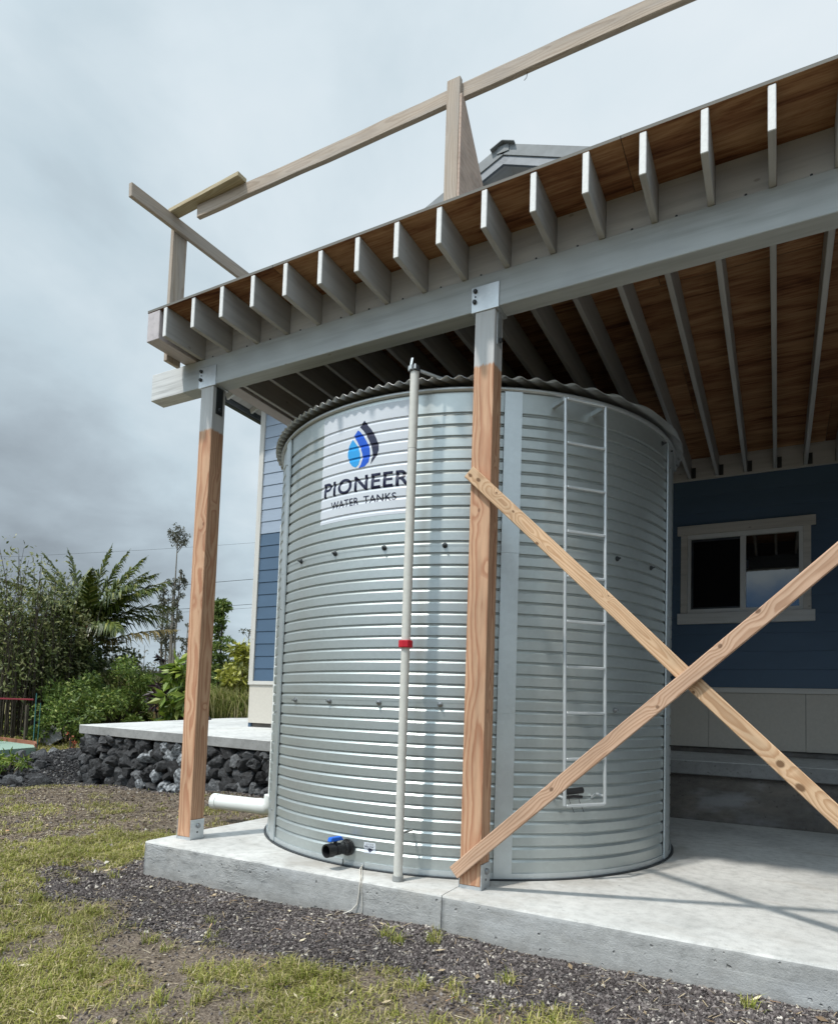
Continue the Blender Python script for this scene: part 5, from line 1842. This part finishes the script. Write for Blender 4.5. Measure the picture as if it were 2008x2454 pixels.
blob_shrub('dark_shrub', 'scrubby grey-green bush far behind the long grass', 350, 26.0, 2.0, 1.3, M_leaf_grey, 4200, 0.16)

# tall layered plant right of the first post
cx_, cy_ = px_pos(520, 19.5)
cz_ = gz(cx_, cy_)
cas = thing('layered_tree', 'tall bright green young tree with tiered leaves right of the first post', 'tree', (cx_, cy_, cz_))
lines = [([(cx_, cy_, cz_ - .05), (cx_ + .03, cy_, cz_ + 1.8), (cx_ + .05, cy_, cz_ + 3.45)], [0.04, 0.028, 0.008])]
C, RR = [], []
for i in range(46):
    q = gT.uniform(0.22, 1.0)
    a = gT.uniform(0, 6.283)
    rr = 0.95 * (1.06 - q) ** 0.75 * gT.uniform(.6, 1.1)
    e = (cx_ + rr * math.cos(a), cy_ + rr * math.sin(a), cz_ + 3.4 * q - 0.05)
    lines.append(([(cx_ + .03, cy_, cz_ + 3.4 * q - .12), e], [0.010, 0.004]))
    for f_ in (0.45, 0.75, 1.0):
        C.append((cx_ + rr * f_ * math.cos(a), cy_ + rr * f_ * math.sin(a), cz_ + 3.4 * q - 0.06))
        RR.append(0.16)
multi_tube('stems', lines, M_bark_dk, cas, 5)
leaves(C, RR, 4600, 0.12, M_leaf_mid, 'foliage', cas, gT, 0.42, 0.3, 0.1, 0.45)


# tall thin native trees on the skyline
def sky_tree(label, px, dist, h, arms, seed, mat=M_leaf_grey):
    g2 = np.random.default_rng(seed)
    x, y = px_pos(px, dist)
    z0 = gz(x, y)
    t = thing('slender_tree', label, 'tree', (x, y, z0))
    lines, C, RR = [], [], []
    for (dx, top, lo, wid, n) in arms:
        sx = np.array((0.88, 0.47))
        bx, by = x + sx[0] * dx * 0.3, y + sx[1] * dx * 0.3
        ex, ey = x + sx[0] * dx, y + sx[1] * dx
        pts = [(bx, by, z0 - .1), (bx * .5 + ex * .5 + g2.normal(0, .05), by * .5 + ey * .5, z0 + top * .45), (ex, ey, z0 + top)]
        lines.append((pts, [0.10, 0.06, 0.02]))
        for i in range(n):
            q = g2.uniform(lo, 1.0)
            zz = z0 + top * q
            u_ = min(1.0, q * 1.05)
            xx, yy = bx + (ex - bx) * u_, by + (ey - by) * u_
            a = g2.uniform(0, 6.283)
            r = wid * g2.uniform(.25, 1.0)
            e = (xx + r * math.cos(a), yy + r * math.sin(a), zz + r * .9)
            lines.append(([(xx, yy, zz - .1), e], [0.022, 0.008]))
            C.append(e)
            RR.append(wid * .38)
    multi_tube('trunk', lines, M_bark, t, 5)
    leaves(C, RR, 42 * len(C), 0.12, mat, 'crown', t, g2, 0.55, 0.0, 0.2)
    return t


sky_tree('tallest slender bare-stemmed tree with a small tuft at its top', 404, 38, 9.2, [(0.0, 9.1, .90, .55, 16), (0.25, 7.2, .45, .32, 22), (-0.1, 6.4, .40, .30, 18)], 61)
sky_tree('slender grey column tree left of the tallest skyline tree', 386, 38.5, 6.9, [(-0.2, 6.6, .35, .38, 30), (0.1, 5.6, .35, .35, 18)], 62)
sky_tree('small dark conical tree on the skyline between the first post and the house', 588, 40, 5.2, [(0, 4.3, .3, .5, 24)], 63)
sky_tree('thin grey tree on the skyline just left of the first post', 440, 42, 5.2, [(0, 4.8, .4, .3, 12), (.5, 3.9, .3, .4, 10)], 64)

# long grass banks
for nm, px, dist, w, n, h, sd in (('long_grass', 345, 21.5, 1.9, 8000, 1.75, 71), ('long_grass', 550, 17.3, 1.05, 6500, 1.20, 72), ('long_grass', 450, 17.6, 0.7, 2600, 0.75, 73)):
    g3 = np.random.default_rng(sd)
    x, y = px_pos(px, dist)
    a = g3.uniform(0, 6.283, n)
    r = w * np.sqrt(g3.random(n))
    Pq = np.stack([x + r * np.cos(a), y + r * np.sin(a), 0 * a], -1)
    Pq[:, 2] = ground_z(Pq[:, 0], Pq[:, 1], False) - 0.02
    o = stuff(blades(nm, Pq, g3, h * .45, h, 0.012, M_tallgrass, 0.45))

# far scrub and wood
g4 = np.random.default_rng(81)
C, RR, lines = [], [], []
for i in range(520):
    px = g4.uniform(-200, 900)
    dist = g4.uniform(44, 78)
    x, y = px_pos(px, dist)
    h = g4.choice((1.6, 2.2, 2.8, 3.6)) * g4.uniform(.7, 1.2)
    z0 = gz(x, y)
    for k in range(4):
        C.append((x + g4.normal(0, .7), y + g4.normal(0, .7), z0 + h * g4.uniform(.25, 1)))
        RR.append(0.75)
    if i % 2 == 0:
        hh = h * g4.uniform(1.0, 1.65)
        lines.append(([(x, y, z0), (x + g4.normal(0, .2), y, z0 + hh)], [0.06, 0.015]))
for i in range(300):                                                # unseen scrub added round the lot to deepen the shade, gap to the south
    a = g4.uniform(-200, 118)
    if -104 < a < -80:
        continue
    dist = g4.uniform(17, 30)
    x, y = 3.0 + dist * math.cos(R_(a)), -1.0 + dist * math.sin(R_(a))
    d3 = Vector((x, y, 1.0)) - _c
    if d3.dot(_f) > 0 and abs(d3.dot(_r) / d3.dot(_f)) < 0.85:
        continue
    h = g4.uniform(5, 8)
    for k in range(6):
        C.append((x + g4.normal(0, 1.0), y + g4.normal(0, 1.0), gz(x, y) + h * g4.uniform(.05, 1)))
        RR.append(1.3)
wood_o = leaves(C, RR, 90000, 0.30, M_leaf_far, 'distant_scrub', None, g4, 0.6, 0, 0.1)
stuff(wood_o)
stuff(multi_tube('dead_trunks', lines, M_bark, None, 4))

# odds and ends in the garden
x, y = px_pos(-20, 17.0)
red = thing('red_fence_rail', 'long red rail glimpsed low behind the left thicket stems', 'fence', (x, y, gz(x, y)))
x2, y2 = px_pos(80, 17.2)
board('rail', (x - 2.5, y - 2.0, 0.99), (x2, y2, 1.0), 0.05, 0.035, (0, 0, 1), M_redrail, red)
for q in (0.1, 0.55, 0.97):
    xa, ya = x - 2.5 + (x2 - x + 2.5) * q, y - 2.0 + (y2 - y + 2.0) * q
    board('fence_post', (xa, ya, gz(xa, ya) - .05), (xa, ya, 0.87), 0.06, 0.06, (1, 0, 0), M_bark_dk, red)
x, y = px_pos(86, 16.9)
pole = tube('garden_stake', [(x, y, gz(x, y) - .05), (x, y, 1.14)], 0.012, M_teal, None, 8)
tag(pole, 'thin teal stake at the end of the red rail', 'stake')
x, y = px_pos(96, 16.9)
pole2 = tube('garden_stake', [(x, y, gz(x, y) - .05), (x + .02, y, 0.93)], 0.009, M_teal, None, 8)
tag(pole2, 'shorter teal stake right of the taller one by the rubble', 'stake')
x, y = px_pos(388, 18.0)
rb = board('rusty_board', (x, y, gz(x, y) - .05), (x, y, 1.18), 0.05, 0.36, (0.88, 0.47, 0), M_rust)
tag(rb, 'rust brown upright board half hidden by the shrub left of the first post', 'board')
# flat grey rock
o = put_stone(None, (*px_pos(128, 17.4), 0.17), (0.8, 0.6, 0.12), False, 'flat_rock')
o.data = o.data.copy()
o.data.materials.clear()
o.data.materials.append(M_greyrock)
tag(o, 'flat pale grey rock on the ground right of the thicket', 'rock')
o = put_stone(None, (*px_pos(492, 14.9), 0.62), (0.40, 0.4, 0.42), False, 'boulder')
tag(o, 'dark boulder at the back of the walkway, right of the first post', 'rock')
# shallow garden pond with a pale green liner
bm = bmesh.new()
pc = Vector((-9.55, 4.05, 0.0))
pp = [(-11.6, 5.15), (-9.9, 4.92), (-9.25, 4.55), (-8.9, 3.6), (-9.6, 2.6), (-12.5, 3.4)]
tv = [bm.verts.new((x, y, 0.02)) for x, y in pp]
bv = [bm.verts.new((x, y, -0.5)) for x, y in pp]
bm.faces.new(tv)
for i in range(len(pp)):
    bm.faces.new((tv[i], bv[i], bv[(i + 1) % len(pp)], tv[(i + 1) % len(pp)]))
bmesh.ops.recalc_face_normals(bm, faces=bm.faces[:])
pond = thing('garden_bed', 'pale green flat panel edged with rust brown board beyond the rubble', 'garden bed', (-10, 4, -0.1))
bm_obj('green_panel', bm, M_pond, pond)
for a, b in ((0, 1), (1, 2)):
    board('edging_board', (pp[a][0], pp[a][1], 0.05), (pp[b][0], pp[b][1], 0.05), 0.04, 0.10, (0, 0, 1), M_rust, pond)

# overhead wires
def at_px(px, py, dist):
    d_ = _f + _r * ((px - 1004) / 1587.92) - _u * ((py - 1227 - 366.77) / 1587.92)
    h = math.hypot(d_.x, d_.y)
    return _c + d_ * (dist / h)


for lab, y0, y1, rad in (('upper overhead wire crossing behind the first post', 1408, 1387, 0.022), ('lower overhead wire crossing behind the first post', 1465, 1447, 0.02), ('faint lowest overhead wire just under the lower one', 1472, 1456, 0.011), ('faint topmost overhead wire high beside the slender tree', 1318, 1300, 0.010)):
    a, b = at_px(350, y0, 60), at_px(620, y1, 60)
    dd = b - a
    pts = [a - dd * 3.0 + Vector((0, 0, 1.2)), a - dd + Vector((0, 0, 0.15)), a, a + dd * .5 - Vector((0, 0, .02)), b, b + dd + Vector((0, 0, .15)), b + dd * 3 + Vector((0, 0, 1.2))]
    tag(tube('overhead_wire', pts, rad, M_wire, None, 5), lab, 'wire', 'overhead wires')
